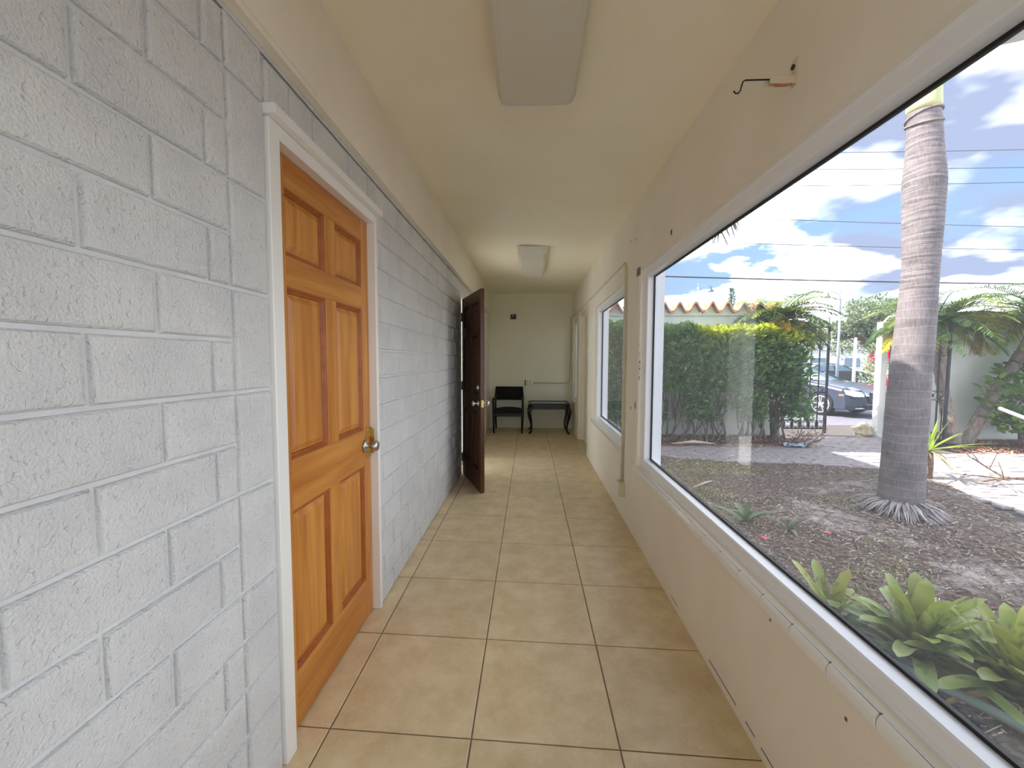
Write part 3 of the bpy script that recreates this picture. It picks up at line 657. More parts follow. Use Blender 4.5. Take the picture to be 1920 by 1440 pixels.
# ================================================================ OUTSIDE GROUND
G = -.2
def poly(name, pts, z, m, lab):
    me = MB(); me.add([(x, y, z) for x, y in pts], [tuple(range(len(pts)))]); return tag(me.build(name, m), lab, kind='structure')
poly('street', [(-20, 9.35), (90, 9.35), (90, 110), (-20, 110)], -.262, 'asphalt', 'grey asphalt street and parking beyond the gate')
poly('sidewalk', [(-6, 8.35), (30, 8.35), (30, 10.3), (-6, 10.3)], -.245, 'joint', 'pale strip of pavement outside the gate')
tag(MB().box((-9, -12, -.3), (.93, -2.62, -.03)).build('bounce_yard', 'paver'), 'unseen paved yard added behind the camera to bounce light', kind='structure')  # added out of view so sunlight bounces up to the ceiling
bed = [(.93, -3.5), (5.6, -3.5), (4.75, 2.5), (4.75, 4.0), (5.15, 5.2), (5.0, 5.95), (4.2, 6.15), (3.0, 6.18), (2.3, 6.45), (1.8, 6.8), (.93, 7.0)]
def inbed(x, y):
    c = False; n = len(bed)
    for i in range(n):
        (x0, y0), (x1, y1) = bed[i], bed[i-1]
        if (y0 > y) != (y1 > y) and x < (x1-x0)*(y-y0)/(y1-y0)+x0: c = not c
    return c
def gz(x, y): return G+.035*noise.noise(Vector((x*.9, y*.9, 0)))+.02*noise.noise(Vector((x*4, y*4, 3)))
mb = MB(); NX, NY = 110, 150; vi = {}
for i in range(NX+1):
    for j in range(NY+1):
        x, y = .93+4.8*i/NX, -1+8.1*j/NY; vi[i, j] = len(mb.v); mb.v.append((x, y, gz(x, y)))
for i in range(NX):
    for j in range(NY):
        if inbed(.93+4.8*(i+.5)/NX, -1+8.1*(j+.5)/NY): mb.f.append((vi[i, j], vi[i+1, j], vi[i+1, j+1], vi[i, j+1]))
tag(mb.build('garden_ground', 'soil', smooth=True), 'mulched garden bed with pale sandy patches', kind='structure')
poly('ground_slab', [(.93, -3.5), (14, -3.5), (14, 8.35), (.93, 8.35)], G-.035, 'joint', 'sandy base under the paving')

def near_path(p): return p
# mulch chips
mb = MB(); cs = [(210, 196, 176), (190, 172, 150), (150, 128, 108), (118, 96, 82), (92, 68, 56), (176, 158, 142), (132, 108, 98), (205, 192, 176), (96, 84, 82)]
cs = [lin(c) for c in cs]; r = random.Random(3)
cnt = 0
while cnt < 20000:
    if r.random() < .55: x, y = r.uniform(1.2, 4.6), r.uniform(1.2, 4.6)
    else: x, y = r.uniform(1.0, 5.4), r.uniform(.5, 6.4)
    if not inbed(x, y): continue
    cnt += 1
    if noise.noise(Vector((x*1.6+4, y*1.6, 5))) > .28 and r.random() < .75: continue
    a = r.uniform(0, pi); L = r.uniform(.008, .045)*(1 if r.random() < .9 else 2.2); w = r.uniform(.002, .007); t = r.uniform(-.35, .35)
    dx, dy = cos(a)*L/2, sin(a)*L/2; nx, ny = -sin(a)*w/2, cos(a)*w/2; z = gz(x, y)+.004+r.random()*.008; h = sin(t)*L/2
    c = jit(r.choice(cs), .2, r)
    mb.add([(x-dx-nx, y-dy-ny, z-h), (x+dx-nx, y+dy-ny, z+h), (x+dx+nx, y+dy+ny, z+h+.002), (x-dx+nx, y-dy+ny, z-h+.002), (x, y, z+.005+w*.3)], [(0, 1, 4), (1, 2, 4), (2, 3, 4), (3, 0, 4)], c)
tag(mb.build('mulch_chips', 'dry'), 'brown and grey wood mulch scattered over the garden bed', 'mulch', kind='stuff')
# thin grass
mb = MB(); n = 0; gs = [lin(c) for c in ((148, 150, 84), (176, 168, 112), (118, 134, 66), (190, 180, 140))]
while n < 26000:
    x, y = r.uniform(1.05, 4.8), r.uniform(2.6, 6.5)
    if not inbed(x, y): continue
    d = noise.noise(Vector((x*1.3, y*1.3, 9)))+.55-.34*max(0, (x-1.2))-.1*abs(y-4.6)
    if y > 5.9: d += .12
    n += 1
    if r.random() > d*2.2: continue
    mb.blade((x, y, gz(x, y)), (r.uniform(-1, 1), r.uniform(-1, 1), r.uniform(.25, 1.1)), r.uniform(.04, .12), .006, .7, seg=2, col=jit(r.choice(gs), .15, r))
tag(mb.build('grass', 'leaf'), 'thin dry grass near the window side of the bed', 'grass', kind='stuff')

# concrete kerb strip by the building and grey edging hose
mb = MB(); rows = []
for i in range(30):
    y = -1+8*i/29; x1 = 1.12+.05*noise.noise(Vector((y, 0, 1)))+(.42 if y < 2.3 else .42*max(0, 1-(y-2.3)/.9)); rows.append([(.93, y, G+.05), (x1, y, G+.045), (x1+.02, y, G-.03)])
mb.grid(rows); tag(mb.build('kerb_strip', 'concrete', smooth=True), 'blue grey concrete strip along the outside of the building', kind='structure')
t = MB().tube([(1.50, 2.75, G+.04), (1.60, 2.4, G+.04), (1.70, 2.13, G+.05), (1.80, 1.97, G+.05), (1.90, 1.82, G+.05), (1.97, 1.70, G+.05), (2.03, 1.55, G+.05), (2.06, 1.3, G+.05), (2.0, 1.0, G+.05)], .022, 8).build('garden_hose', mat('faded_green_rubber', (128, 146, 138), rough=.6), smooth=True)
tag(t, 'faded grey green hose curving round the leafy rosettes', 'hose')

# pavers
pv = thing('paved_path', 'paths of grey and pink brick pavers around the bed', kind='structure')
cand = []
PL, PW = .215, .105
for i in range(0, 62):
    for j in range(0, 96):
        x = .98+i*PL+(PL/2 if j % 2 else 0); y = -1.2+j*PW
        if y > 8.36 or x > 11.5: continue
        if inbed(x, y) or inbed(x+.06, y-.04) or (x < 4.4 and y > 7.52) or (x > 7.3 and y > 7.3): continue
        if x < 5 and y < 5: continue
        vx, vy = x, y; ahead = y > .45*x-1.0
        cand.append((sqrt(x*x+y*y)+(0 if ahead else 100), x, y))
cand.sort(); rr = random.Random(11)
pm = []
for k in range(6):
    mb = MB(); g = .004; w, h = PL/2-g, PW/2-g
    def rg(s_, z): return [(sx*(w-s_), sy*(h-s_), z+rr.uniform(-.002, .002)) for sx, sy in ((-1, -1), (1, -1), (1, 1), (-1, 1))]
    mb.grid([rg(0, -.03), rg(.001, -.006), rg(.007, 0)], close=True); mb.f.append((8, 9, 10, 11)); pm.append(mb)
src = []
for n_, (d, x, y) in enumerate(cand[:300]):
    k = rr.randrange(6); loc = (x, y, G+rr.uniform(-.006, .006)); rot = (rr.uniform(-.02, .02), rr.uniform(-.02, .02), rr.uniform(-.04, .04))
    if len(src) < 6: o = pm[len(src)].build('paver', 'paver', pv, loc=loc); o.rotation_euler = rot; src.append(o)
    else: inst(src[k], 'paver', pv, loc, rot)
mb = MB()
for d, x, y in cand[300:]:
    q = pm[rr.randrange(6)]; a = rr.uniform(-.03, .03); z = G+rr.uniform(-.006, .006)
    mb.add([(x+p[0]*cos(a)-p[1]*sin(a), y+p[0]*sin(a)+p[1]*cos(a), z+p[2]) for p in q.v[:]], q.f)
tag(mb.build('pavers_farther', 'paver', pv), kind='stuff')
# reddish litter along wall feet
mb = MB(); cs2 = [lin(c) for c in ((150, 92, 66), (176, 112, 84), (120, 74, 56), (198, 150, 120), (214, 196, 170))]
for n in range(5200):
    if r.random() < .5: x, y = r.uniform(1.0, 5.1), r.uniform(7.3, 8.2)
    else: x, y = r.uniform(7.1, 11), r.uniform(6.95, 8.0)
    L = r.uniform(.02, .08); a = r.uniform(0, pi); w = L*.35
    z = G+.01+r.random()*.02+(.04 if y > 7.5 else 0)
    dx, dy = cos(a)*L/2, sin(a)*L/2
    mb.add([(x-dx, y-dy, z), (x+dy*.5, y-dx*.5, z+.01), (x+dx, y+dy, z+.004), (x-dy*.5, y+dx*.5, z+.012)], [(0, 1, 2), (0, 2, 3)], jit(r.choice(cs2), .2, r))
tag(mb.build('leaf_litter', 'dry'), 'reddish brown fallen leaves along the foot of the garden wall', 'leaves', kind='stuff')
mb = MB(); mb.grid([[(x, y, G-.01+.05*min(1, max(0, (y-7.4)*2))) for x in (.93, 2, 3, 4, 5.0)] for y in (7.4, 7.6, 8.2)]); mb.grid([[(x, y, G-.01+.05*min(1, max(0, (y-7.0)*2))) for x in (7.15, 9, 12)] for y in (7.0, 7.2, 8.1)])
tag(mb.build('garden_border', 'soil', smooth=True), 'narrow soil borders in front of the garden wall', kind='structure')

# ================================================================ GARDEN WALL, GATE
gw = thing('wall_garden', 'pale stucco garden wall capped with curved terracotta tiles', kind='structure')
MB().box((.93, 8.2, -.26), (4.98, 8.36, 2.22)).build('stucco_face', 'stucco', gw)
rows = []; pitch_ = .302; th = .045; nseg = 10
def wave(u): return .088*cos(2*pi*u)+.012*cos(4*pi*u)
for side in (0, 1): pass
mb = MB(); ctop = [(-pitch_/2+pitch_*i/12, wave(-.5+i/12)) for i in range(13)]
def rowat(y, dz, top): return [(x, y, z+dz+(th if top else 0)) for x, z in ctop]
for top in (1, 0): mb.grid([rowat(-.16, 0, top), rowat(.12, .03, top)])
mb.grid([rowat(-.16, 0, 0), rowat(-.16, 0, 1)]); mb.grid([rowat(.12, .03, 0), rowat(.12, .03, 1)])
src = None
for i in range(14):
    x = 2.585-5*pitch_+i*pitch_
    if x > 4.85 or x < 1.0: continue
    z = 2.315+R.uniform(-.006, .006)
    if src is None: src = mb.build('tile', 'terra', gw, smooth=True, loc=(x, 8.2, z))
    else:
        o = inst(src, 'tile', gw, (x, 8.2+R.uniform(-.01, .01), z)); o.rotation_euler = (R.uniform(-.01, .01), R.uniform(-.03, .03), R.uniform(-.03, .03))
mb = MB(); lo_, hi_ = [], []
for i in range(0, 14*12+1):
    x = 2.585-5.5*pitch_+i*pitch_/12
    if not 1.0 < x < 4.98: continue
    u = (x-2.585)/pitch_; zt = max(2.222, 2.318+wave(u)); lo_.append(x); hi_.append(zt)
mb.grid([[(x, 8.16, 2.20) for x in lo_], [(x, 8.16, z) for x, z in zip(lo_, hi_)], [(x, 8.33, z) for x, z in zip(lo_, hi_)], [(x, 8.33, 2.20) for x in lo_]]); mb.build('mortar_infill', 'stucco', gw)
gw2 = MB().box((7.16, 8.15, -.26), (16, 8.33, 2.2)).box((7.1, 8.1, 2.2), (16, 8.38, 2.26)).build('wall_garden_beyond', 'stucco')
tag(gw2, 'pale stucco garden wall behind the leaning palms', kind='structure')
t = thing('gate_pillar', 'slim white gate post left of the big palm trunk', 'pillar', (7.06, 8.5, -.24))
MB().box((-.075, -.05, 0), (.055, .09, 2.34), .006).build('post', 'stuccow', t)
MB().box((-.085, -.12, 0), (.13, .1, .09), .01).build('footing', 'stuccow', t)
MB().tube([(-.03, .0, 2.33), (.05, -.03, 2.44), (.16, -.10, 2.46), (.24, -.18, 2.40)], .02, 8).build('curved_top', 'stuccow', t, smooth=True)

def circ(c, r_, n=14, a0=0, a1=2*pi, pl='xz'):
    return [(c[0]+r_*cos(a0+(a1-a0)*i/n), 0, c[1]+r_*sin(a0+(a1-a0)*i/n)) for i in range(n+1)]
def spiral(cx, cz, r0, turns, dirn, a0=0, n=26):
    return [(cx+r0*(1-.8*i/n)*cos(a0+dirn*2*pi*turns*i/n), 0, cz+r0*(1-.8*i/n)*sin(a0+dirn*2*pi*turns*i/n)) for i in range(n+1)]
def gate_leaf(label, loc, rz, Wd, n_bars):
    g = thing('gate_leaf', label, 'gate', loc, group='black wrought iron gate leaves', rz=rz)
    MB().box((Wd-.02, -.02, -.01), (Wd+.02, .02, 2.26), .003).build('end_post', 'iron', g)
    MB().box((-.02, -.02, -.01), (.02, .02, 2.26), .003).build('end_post', 'iron', g)
    for z, h in ((.09, .03), (.25, .014), (.83, .014), (.985, .014), (1.98, .014), (2.22, .025)): MB().box((0, -.014, z-h/2), (Wd, .014, z+h/2)).build('rail', 'iron', g)
    for i in range(1, n_bars):
        x = Wd*i/n_bars
        mb = MB(); mb.box((x-.009, -.009, .09), (x+.009, .009, 2.22))
        for z in (1.0, .82, 1.55): mb.lathe([(.009, -.025), (.017, -.012), (.017, .012), (.009, .025)], 8, (x, 0, z))
        mb.box((x-.02, -.012, .09), (x+.02, .012, .25)); mb.build('bar', 'iron', g)
    mb = MB()
    for i in range(n_bars):
        xa, xb = Wd*i/n_bars+.012, Wd*(i+1)/n_bars-.012; xc = (xa+xb)/2
        mb.tube([(xa, 0, .84), (xc, 0, .895), (xb, 0, .84)], .006, 5); mb.tube([(xa, 0, .975), (xc, 0, .92), (xb, 0, .975)], .006, 5); mb.lathe([(.003, -.022), (.022, 0), (.003, .022)], 8, (xc, 0, .907))
    mb.build('cross_band', 'iron', g)
    mb = MB()
    for i in range(n_bars):
        xc = Wd*(i+.5)/n_bars; 
        mb.tube(circ((xc, .17), .06, 12), .006, 5); mb.lathe([(.002, -.012), (.012, 0), (.002, .012)], 6, (xc, 0, .215)); mb.lathe([(.002, -.012), (.012, 0), (.002, .012)], 6, (xc, 0, .125))
    mb.build('ring_band', 'iron', g)
    mb = MB()
    mb.tube(spiral(Wd-.16, 2.31, .07, 1.4, 1, -pi/2), .009, 6); mb.tube(spiral(Wd-.36, 2.32, .08, 1.4, -1, -pi/2), .009, 6)
    mb.tube([(0, 0, 2.24), (.4, 0, 2.26), (.62, 0, 2.33), (.8, 0, 2.42), (.95, 0, 2.42), (Wd-.02, 0, 2.30)], .009, 6)
    mb.tube(spiral(Wd-.72, 2.33, .07, 1.3, 1, -pi/2), .009, 6); mb.tube([(Wd, 0, 2.24), (Wd+.0, 0, 2.40), (Wd-.03, 0, 2.43)], .009, 6); mb.build('scrollwork', 'iron', g)
    MB().tube([(Wd-.045, -.02, -.06), (Wd-.045, -.02, .7)], .008, 6).build('drop_rod', 'iron', g)
    return g
gate_leaf('black wrought iron gate leaf half hidden behind the end of the hedge', (5.06, 8.86, -.19), 0.0, 1.19, 7)
gate_leaf('black wrought iron gate leaf swung open behind the big palm trunk', (7.15, 8.42, -.19), -radians(86), 1.05, 7)

# rock and small litter
def blob(name, c, rad, m, parent=None, sc=(1, 1, 1), seed=0, amp=.25, n=(14, 10)):
    mb = MB(); rows = []
    for i in range(n[1]+1):
        th_ = pi*i/n[1]; row = []
        for k in range(n[0]):
            a = 2*pi*k/n[0]; d = Vector((sin(th_)*cos(a), sin(th_)*sin(a), cos(th_))); q = 1+amp*noise.noise(d*1.7+Vector((seed, 0, 0)))+amp*.5*noise.noise(d*4+Vector((0, seed, 0)))
            row.append((d.x*rad*q*sc[0], d.y*rad*q*sc[1], d.z*rad*q*sc[2]))
        rows.append(row)
    mb.grid(rows, close=True); return mb.build(name, m, parent, loc=c)
tag(blob('rock', (6.83, 8.62, -.10), .17, 'stone', sc=(1, .8, .9), seed=3, amp=.5), 'pale craggy coral rock at the foot of the gate post', 'rock')
mb = MB(); mb.grid([[(-.2+.4*i/8+.02*noise.noise(Vector((i, j, 0))), -.12+.24*j/6, .07*max(0, noise.noise(Vector((i*.45, j*.5, 2)))+.4)) for i in range(9)] for j in range(7)])
tag(mb.build('plastic_bag', mat('pale_blue_plastic', (140, 180, 205), rough=.3), loc=(4.72, 7.42, -.19), smooth=True), 'crumpled pale blue bag lying at the end of the hedge', 'bag')
pm_ = mat('pink_petal', (226, 62, 104), (240, 120, 140), .6)
for i, (x, y, lb, s_) in enumerate(((2.02, 3.50, 'bright pink fallen blossom beside the window', 1.0), (2.62, 3.62, 'pale pink fallen blossom on the mulch between plants', .8))):
    t = thing('blossom', lb, 'flower', (x, y, gz(x, y)+.012), group='fallen bougainvillea blossoms')
    for k in range(3):
        a = k*2.1+i; mb = MB(); mb.blade((0, 0, 0), (cos(a), sin(a), .5), .045*s_, .04*s_, .2, seg=3, fold=.3, col=(1, 1, 1)); mb.build('petal', pm_, t)
mb = MB()
def branch(mb, p, d, L, r_, lev, rr):
    q = Vector(p)+Vector(d)*L; m_ = (Vector(p)+q)/2+Vector((rr.uniform(-.1, .1), rr.uniform(-.1, .1), rr.uniform(-.03, .05)))*L
    mb.tube([p, m_, q], [r_, r_*.8, r_*.55], 5)
    if lev:
        for _ in range(3):
            dd = (Vector(d)+Vector((rr.uniform(-.8, .8), rr.uniform(-.8, .8), rr.uniform(-.2, .25)))).normalized(); branch(mb, Vector(p)+(q-Vector(p))*rr.uniform(.4, .9), dd, L*.55, r_*.55, lev-1, rr)
branch(mb, (6.25, 5.32, -.15), (-1, -.25, .02), .75, .022, 2, random.Random(5))
tag(mb.build('dead_branch', 'husk'), 'dry forked branch lying on the sunlit pavers', 'branch')
t = MB().tube([(7.70, 7.0, .56), (8.25, 6.95, .33), (8.9, 6.9, .05)], .03, 10).build('white_rail', 'alu', smooth=True); tag(t, 'sloping white metal rail at the right edge', 'rail')
for (x, y, L, a, lb) in ((2.55, 7.32, .75, .05, 'long pale fallen palm stalk lying under the hedge'), (1.9, 4.75, .35, .3, 'short pale dry stick lying in the grass')):
    mb = MB(); mb.tube([(x, y, G+.05), (x+L*.5, y+a*.3, G+.085), (x+L, y+a, G+.05)], [.012, .03, .008] if L > .5 else [.006, .012, .005], 6)
    tag(mb.build('dry_stalk', mat('bleached_stalk', (206, 188, 168), rough=.8), smooth=True), lb, 'stick')

# ================================================================ PLANTS
def cvec(c): return lin(c)
# --- big palm
px_ = [(-.22, 3.735, .205), (-.15, 3.735, .192), (-.05, 3.735, .178), (.3, 3.74, .170), (.67, 3.745, .167), (1.2, 3.757, .159), (1.73, 3.781, .150), (2.0, 3.79, .139), (2.24, 3.793, .136), (2.5, 3.792, .146), (2.75, 3.788, .153), (2.9, 3.783, .158), (3.05, 3.78, .160), (3.2, 3.772, .148), (3.35, 3.765, .136), (3.6, 3.745, .127), (3.70, 3.737, .122)]
def interp(z):
    for a, b in zip(px_, px_[1:]):
        if a[0] <= z <= b[0]:
            t = (z-a[0])/(b[0]-a[0]); return a[1]+(b[1]-a[1])*t, a[2]+(b[2]-a[2])*t
    return px_[-1][1:]
PB = thing('palm_tree', 'tall palm with thick ringed grey trunk standing in the mulch bed', 'palm tree', (3.735, 4.2, G))
mb = MB(); rows = []; z = -.22; ring_z = 0
while z < 3.70:
    cx, rd = interp(z); k = (sin(z*2*pi/.058+2*noise.noise(Vector((0, 0, z*3))))**3)*.0014*(1.6 if z > 2.0 else .25)
    rows.append([(cx+(rd+k+.004*noise.noise(Vector((cos(a)*2, sin(a)*2, z*9))))*cos(a), 4.2+(rd+k)*sin(a), z+.006*sin(a+z*3)) for a in [2*pi*i/36 for i in range(36)]]); z += .0115
mb.grid(rows, close=True); mb.build('trunk', 'trunk', PB, smooth=True, org=PB.location)
mb = MB(); mb.lathe([(.124, 0), (.128, .05), (.118, .25), (.105, .6), (.085, 1.0)], 28, (3.737, 4.2, 3.69)); mb.build('crownshaft', 'shaft', PB, smooth=True, org=PB.location)
for z, s_ in ((3.655, 1), (3.58, -1)):
    cx, rd = interp(z); MB().tube([(cx+(rd+.006)*cos(a), 4.2+(rd+.006)*sin(a), z+.03*cos(a*1.0+s_)) for a in [2*pi*i/30 for i in range(31)]], .009, 6).build('leaf_scar', 'bark', PB, smooth=True, org=PB.location)
mb = MB(); r = random.Random(21)
for i in range(420):
    a = r.uniform(0, 2*pi); rd = r.uniform(.17, .19); L = r.uniform(.16, .30)*(1.1 if i % 3 else .6); z = r.uniform(-.15, -.04); c = jit(cvec((168, 158, 154)), .35, r)
    p0 = Vector((3.735+rd*cos(a), 4.2+rd*sin(a), z)); a2 = a+r.uniform(-.2, .2); p1 = p0+Vector((cos(a2), sin(a2), 0))*L*.75+Vector((0, 0, max(G+.01-z, -.09)))
    mid = (p0+p1)/2+Vector((0, 0, .02)); sd = Vector((-sin(a2), cos(a2), 0))*r.uniform(.004, .009)
    mb.add([p0-sd, p0+sd, mid+sd, mid-sd, p1], [(0, 1, 2, 3), (3, 2, 4)], c)
tag(mb.build('root_skirt', 'dry', PB, org=PB.location), kind='stuff')
def frond(parent, org, base, az, elev, L, droop, cols, nl=34, ll=.38, lw=.022, hang=.5, seed=1, name='frond', vshape=.35, rach='bark', rl=0.012, m='leaf'):
    r = random.Random(seed); mb = MB(); d = Vector((cos(az)*cos(elev), sin(az)*cos(elev), sin(elev))); pts = []; p = Vector(base); n = 16; dd = d.copy()
    for i in range(n+1):
        pts.append(p.copy()); p = p+dd*(L/n); dd = (dd+Vector((0, 0, -droop/n*(1+i/n)))).normalized()
    rc = cols[0]
    mb.tube(pts, [rl*(1-.8*i/n) for i in range(n+1)], 5, col=rc)
    for i in range(nl):
        t = .14+.86*i/nl; f = t*n; k = min(n-1, int(f)); q = pts[k].lerp(pts[k+1], f-k); tg = (pts[k+1]-pts[k]).normalized()
        side = tg.cross(Vector((0, 0, 1)));
        if side.length < .05: side = Vector((1, 0, 0))
        side.normalize(); upv = side.cross(tg)
        for s_ in (-1, 1):
            dv_ = (side*s_*.9+tg*.55+upv*vshape*r.uniform(.5, 1.3)-Vector((0, 0, hang*.35))).normalized()
            l_ = ll*sin(pi*min(.98, t*.8+.16))*r.uniform(.85, 1.1)
            mb.blade(q, dv_, l_, lw, hang*r.uniform(.6, 1.2), seg=3, col=jit(r.choice(cols[1:]), .18, r))
    return mb.build(name, m, parent, org=org)
GR = [cvec(c) for c in ((110, 120, 66), (78, 104, 62), (104, 128, 78), (70, 94, 58))]
GY = [cvec(c) for c in ((190, 170, 70), (214, 196, 72), (196, 184, 60), (222, 176, 64))]
DR = [cvec(c) for c in ((150, 120, 84), (176, 146, 112), (150, 124, 96))]
# fronds of the big palm, mostly above the window; one tip hangs into view
for i, (az, el, L, dr) in enumerate(((2.75, .8, 2.6, 1.9), (1.2, .95, 2.6, 1.5), (.2, 1.0, 2.6, 1.3), (4.0, .9, 2.4, 1.6), (2.0, 1.1, 2.8, 1.6))):
    frond(PB, PB.location, (3.72, 4.2, 4.65), az, el, L, dr, GR, nl=46, ll=.5, lw=.028, hang=.6, seed=30+i, rl=.022)
HF = thing('palm_frond_tip', 'drooping grey green frond tip hanging at the top left of the big window', 'frond', (2.22, 5.0, 3.3))
mb = MB(); r = random.Random(77)
for i in range(46):
    x = 2.23+r.uniform(-.09, .09); y = 5.0+r.uniform(-.12, .12); z = 3.05+r.uniform(-.1, .3); 
    mb.blade((x, y, z), (r.uniform(-.5, .5)+(x-2.23)*3, r.uniform(-.3, .3), -1), r.uniform(.22, .36), .02, .15, seg=3, up=Vector((0, 1, 0)), col=jit(cvec((96, 92, 92)), .25, r))
mb.tube([(2.9, 4.7, 4.2), (2.5, 4.9, 3.9), (2.3, 5.0, 3.5), (2.24, 5.0, 3.05)], [.02, .016, .012, .008], 6, col=cvec((120, 120, 90)))
mb.build('leaflets', 'leaf', HF, org=HF.location)

# --- leafy rosettes (bromeliads)
def rosette(label, c, s, n, seed, lean=(0, 0)):
    r = random.Random(seed); t = thing('bromeliad', label, 'plant', c, group='green bromeliads outside the big window'); z0 = Vector(c)
    for i in range(n):
        f = i/n; a = i*2.39996+r.uniform(-.2, .2); el = .42+.95*f+r.uniform(-.08, .08); L = s*(1.0-.22*f)*r.uniform(.9, 1.1); w = .086*s/.5*r.uniform(.85, 1.1)
        d = Vector((cos(a)*cos(el)+lean[0], sin(a)*cos(el)+lean[1], sin(el)))
        mb = MB(); c0 = jit(cvec((126+34*f, 142+26*f, 84)), .16, r); base = Vector((cos(a)*.02, sin(a)*.02, .02+.10*f))
        side = d.cross(Vector((0, 0, 1))).normalized(); nr = side.cross(d).normalized(); V = []; SEG, K = 16, 7; colr = []
        for k in range(SEG+1):
            tt = k/SEG; q = base+d.normalized()*L*tt*.98-Vector((0, 0, 1))*(.34 if f < .7 else .1)*L*tt**2.3+Vector((cos(a), sin(a), 0))*L*.10*tt**3
            ww = w*.5*(.75+.25*sin(pi*tt))*(1 if tt < .86 else max(.12, sqrt(max(0, 1-((tt-.86)/.14)**2))))
            for j in range(K):
                u = -1+2*j/(K-1); V.append(q+side*ww*u+nr*ww*(.55*(1-tt*.6))*u*u)
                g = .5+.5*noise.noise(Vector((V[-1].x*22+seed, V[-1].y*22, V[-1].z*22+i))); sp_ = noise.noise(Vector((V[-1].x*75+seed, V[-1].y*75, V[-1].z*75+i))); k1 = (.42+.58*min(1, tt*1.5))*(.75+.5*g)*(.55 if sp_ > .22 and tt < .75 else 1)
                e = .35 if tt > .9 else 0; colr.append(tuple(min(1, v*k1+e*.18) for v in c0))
        F = [(k*K+j, k*K+j+1, (k+1)*K+j+1, (k+1)*K+j) for k in range(SEG) for j in range(K-1)]
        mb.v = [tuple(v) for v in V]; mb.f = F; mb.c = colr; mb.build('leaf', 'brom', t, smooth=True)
    for k in range(5):
        a = r.uniform(0, 2*pi); mb = MB(); mb.blade((0, 0, .03), (cos(a), sin(a), .25), s*.7, .05, .5, seg=5, fold=.4, col=jit(cvec((150, 128, 92)), .2, r)); mb.build('dead_leaf', 'dry', t)
    return t
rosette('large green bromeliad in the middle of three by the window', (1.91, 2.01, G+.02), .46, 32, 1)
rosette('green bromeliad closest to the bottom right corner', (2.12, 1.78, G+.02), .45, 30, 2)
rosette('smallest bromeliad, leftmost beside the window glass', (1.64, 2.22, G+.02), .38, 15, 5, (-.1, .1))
# --- agave like plants
def agave(label, c, s, n, seed, colr=(120, 134, 104)):
    r = random.Random(seed); t = thing('agave_plant', label, 'plant', c, group='small agaves in the bed')
    for i in range(n):
        a = i*2.4+r.uniform(-.3, .3); el = r.uniform(.25, 1.2); mb = MB()
        mb.blade((0, 0, .01), (cos(a)*cos(el), sin(a)*cos(el), sin(el)), s*r.uniform(.7, 1.1), .055*s/.35, r.uniform(.1, .6), seg=7, fold=.5, col=jit(cvec(colr), .15, r), shape=lambda t_: (.7+.5*t_) if t_ < .45 else max(.03, .92*(1-((t_-.45)/.55)**1.5)))
        mb.build('leaf', 'brom', t, smooth=True)
agave('dull green agave with a few long arching leaves near the window', (2.04, 3.86, gz(2.04, 3.86)), .42, 8, 3)
agave('tiny agave with thin leaves right of the larger one', (2.36, 3.72, gz(2.36, 3.72)), .26, 6, 8)
# --- yucca
yc = thing('yucca_plant', 'spiky bright green yucca behind the big palm trunk', 'plant', (5.22, 5.5, G)); r = random.Random(9)
MB().tube([(0, 0, 0), (.01, 0, .2), (0, 0, .36)], [.045, .04, .035], 8).build('stem', 'husk', yc, smooth=True)
for i in range(34):
    a = i*2.4; el = -.5+1.95*(i/34)+r.uniform(-.15, .15); mb = MB()
    mb.blade((0, 0, .36), (cos(a)*cos(el), sin(a)*cos(el), sin(el)), r.uniform(.42, .62)*(1 if el > -.2 else .75), .036, .15 if el > 0 else .3, seg=4, fold=.35, col=jit(cvec((152, 176, 72) if el > .1 else (150, 140, 90)), .15, r), shape=lambda t_: .7+.6*t_ if t_ < .4 else max(.02, .94*(1-(t_-.4)/.6)))
    mb.build('leaf', 'leaf', yc)
# --- pygmy date palms
def small_palm(label, base, top, nf, L, seed, trunk_r=.06, husk=True, azr=(0, 2*pi), yellow=.2, droop=2.4, el0=.1, ll=.36, nl=46, up_only=False):
    r = random.Random(seed); t = thing('date_palm', label, 'palm tree', base); b, tp = Vector(base), Vector(top); mid = (b+tp)/2+Vector((-.04, 0, 0)); V = tp-b
    mb = MB(); P = []; RR = []
    for i in range(25):
        f = i/24; q = b.lerp(tp, f)+Vector((sin(f*pi)*-.06, 0, 0)); P.append(q); RR.append(trunk_r*(1+.12*(i % 2))*(1.25-.35*f if f < .5 else 1.08)*(1.3 if f > .82 and husk else 1))
    mb.tube(P, RR, 12); mb.build('trunk', 'bark', t, org=t.location)
    if husk:
        mb = MB()
        for i in range(160):
            f = r.uniform(.72, 1.02); q = b.lerp(tp, f); a = r.uniform(0, 2*pi); mb.blade(q+Vector((cos(a), sin(a), 0))*trunk_r*.9, (cos(a)*.6, sin(a)*.6, r.uniform(-.2, 1)), r.uniform(.06, .14), .02, .1, seg=2, col=jit(cvec((110, 88, 70)), .3, r))
        tag(mb.build('fibres', 'dry', t, org=t.location), kind='stuff')
    for i in range(nf):
        f = i/nf; a = azr[0]+(azr[1]-azr[0])*((i*.618) % 1)+r.uniform(-.15, .15); el = el0+1.15*f+r.uniform(-.1, .1)
        cs_ = GY if r.random() < yellow and f < .5 else GR
        cs_ = [cvec((150, 150, 70)), cvec((122, 142, 66)), cvec((142, 156, 84)), cvec((164, 168, 70))] if cs_ is GR and r.random() < .35 else cs_
        frond(t, t.location, tp+Vector((0, 0, .05*f)), a, el, L*r.uniform(.85, 1.1), droop*r.uniform(.8, 1.15), cs_, nl=nl, ll=ll, lw=.019, hang=.3, seed=seed*50+i, rl=.011)
    return t
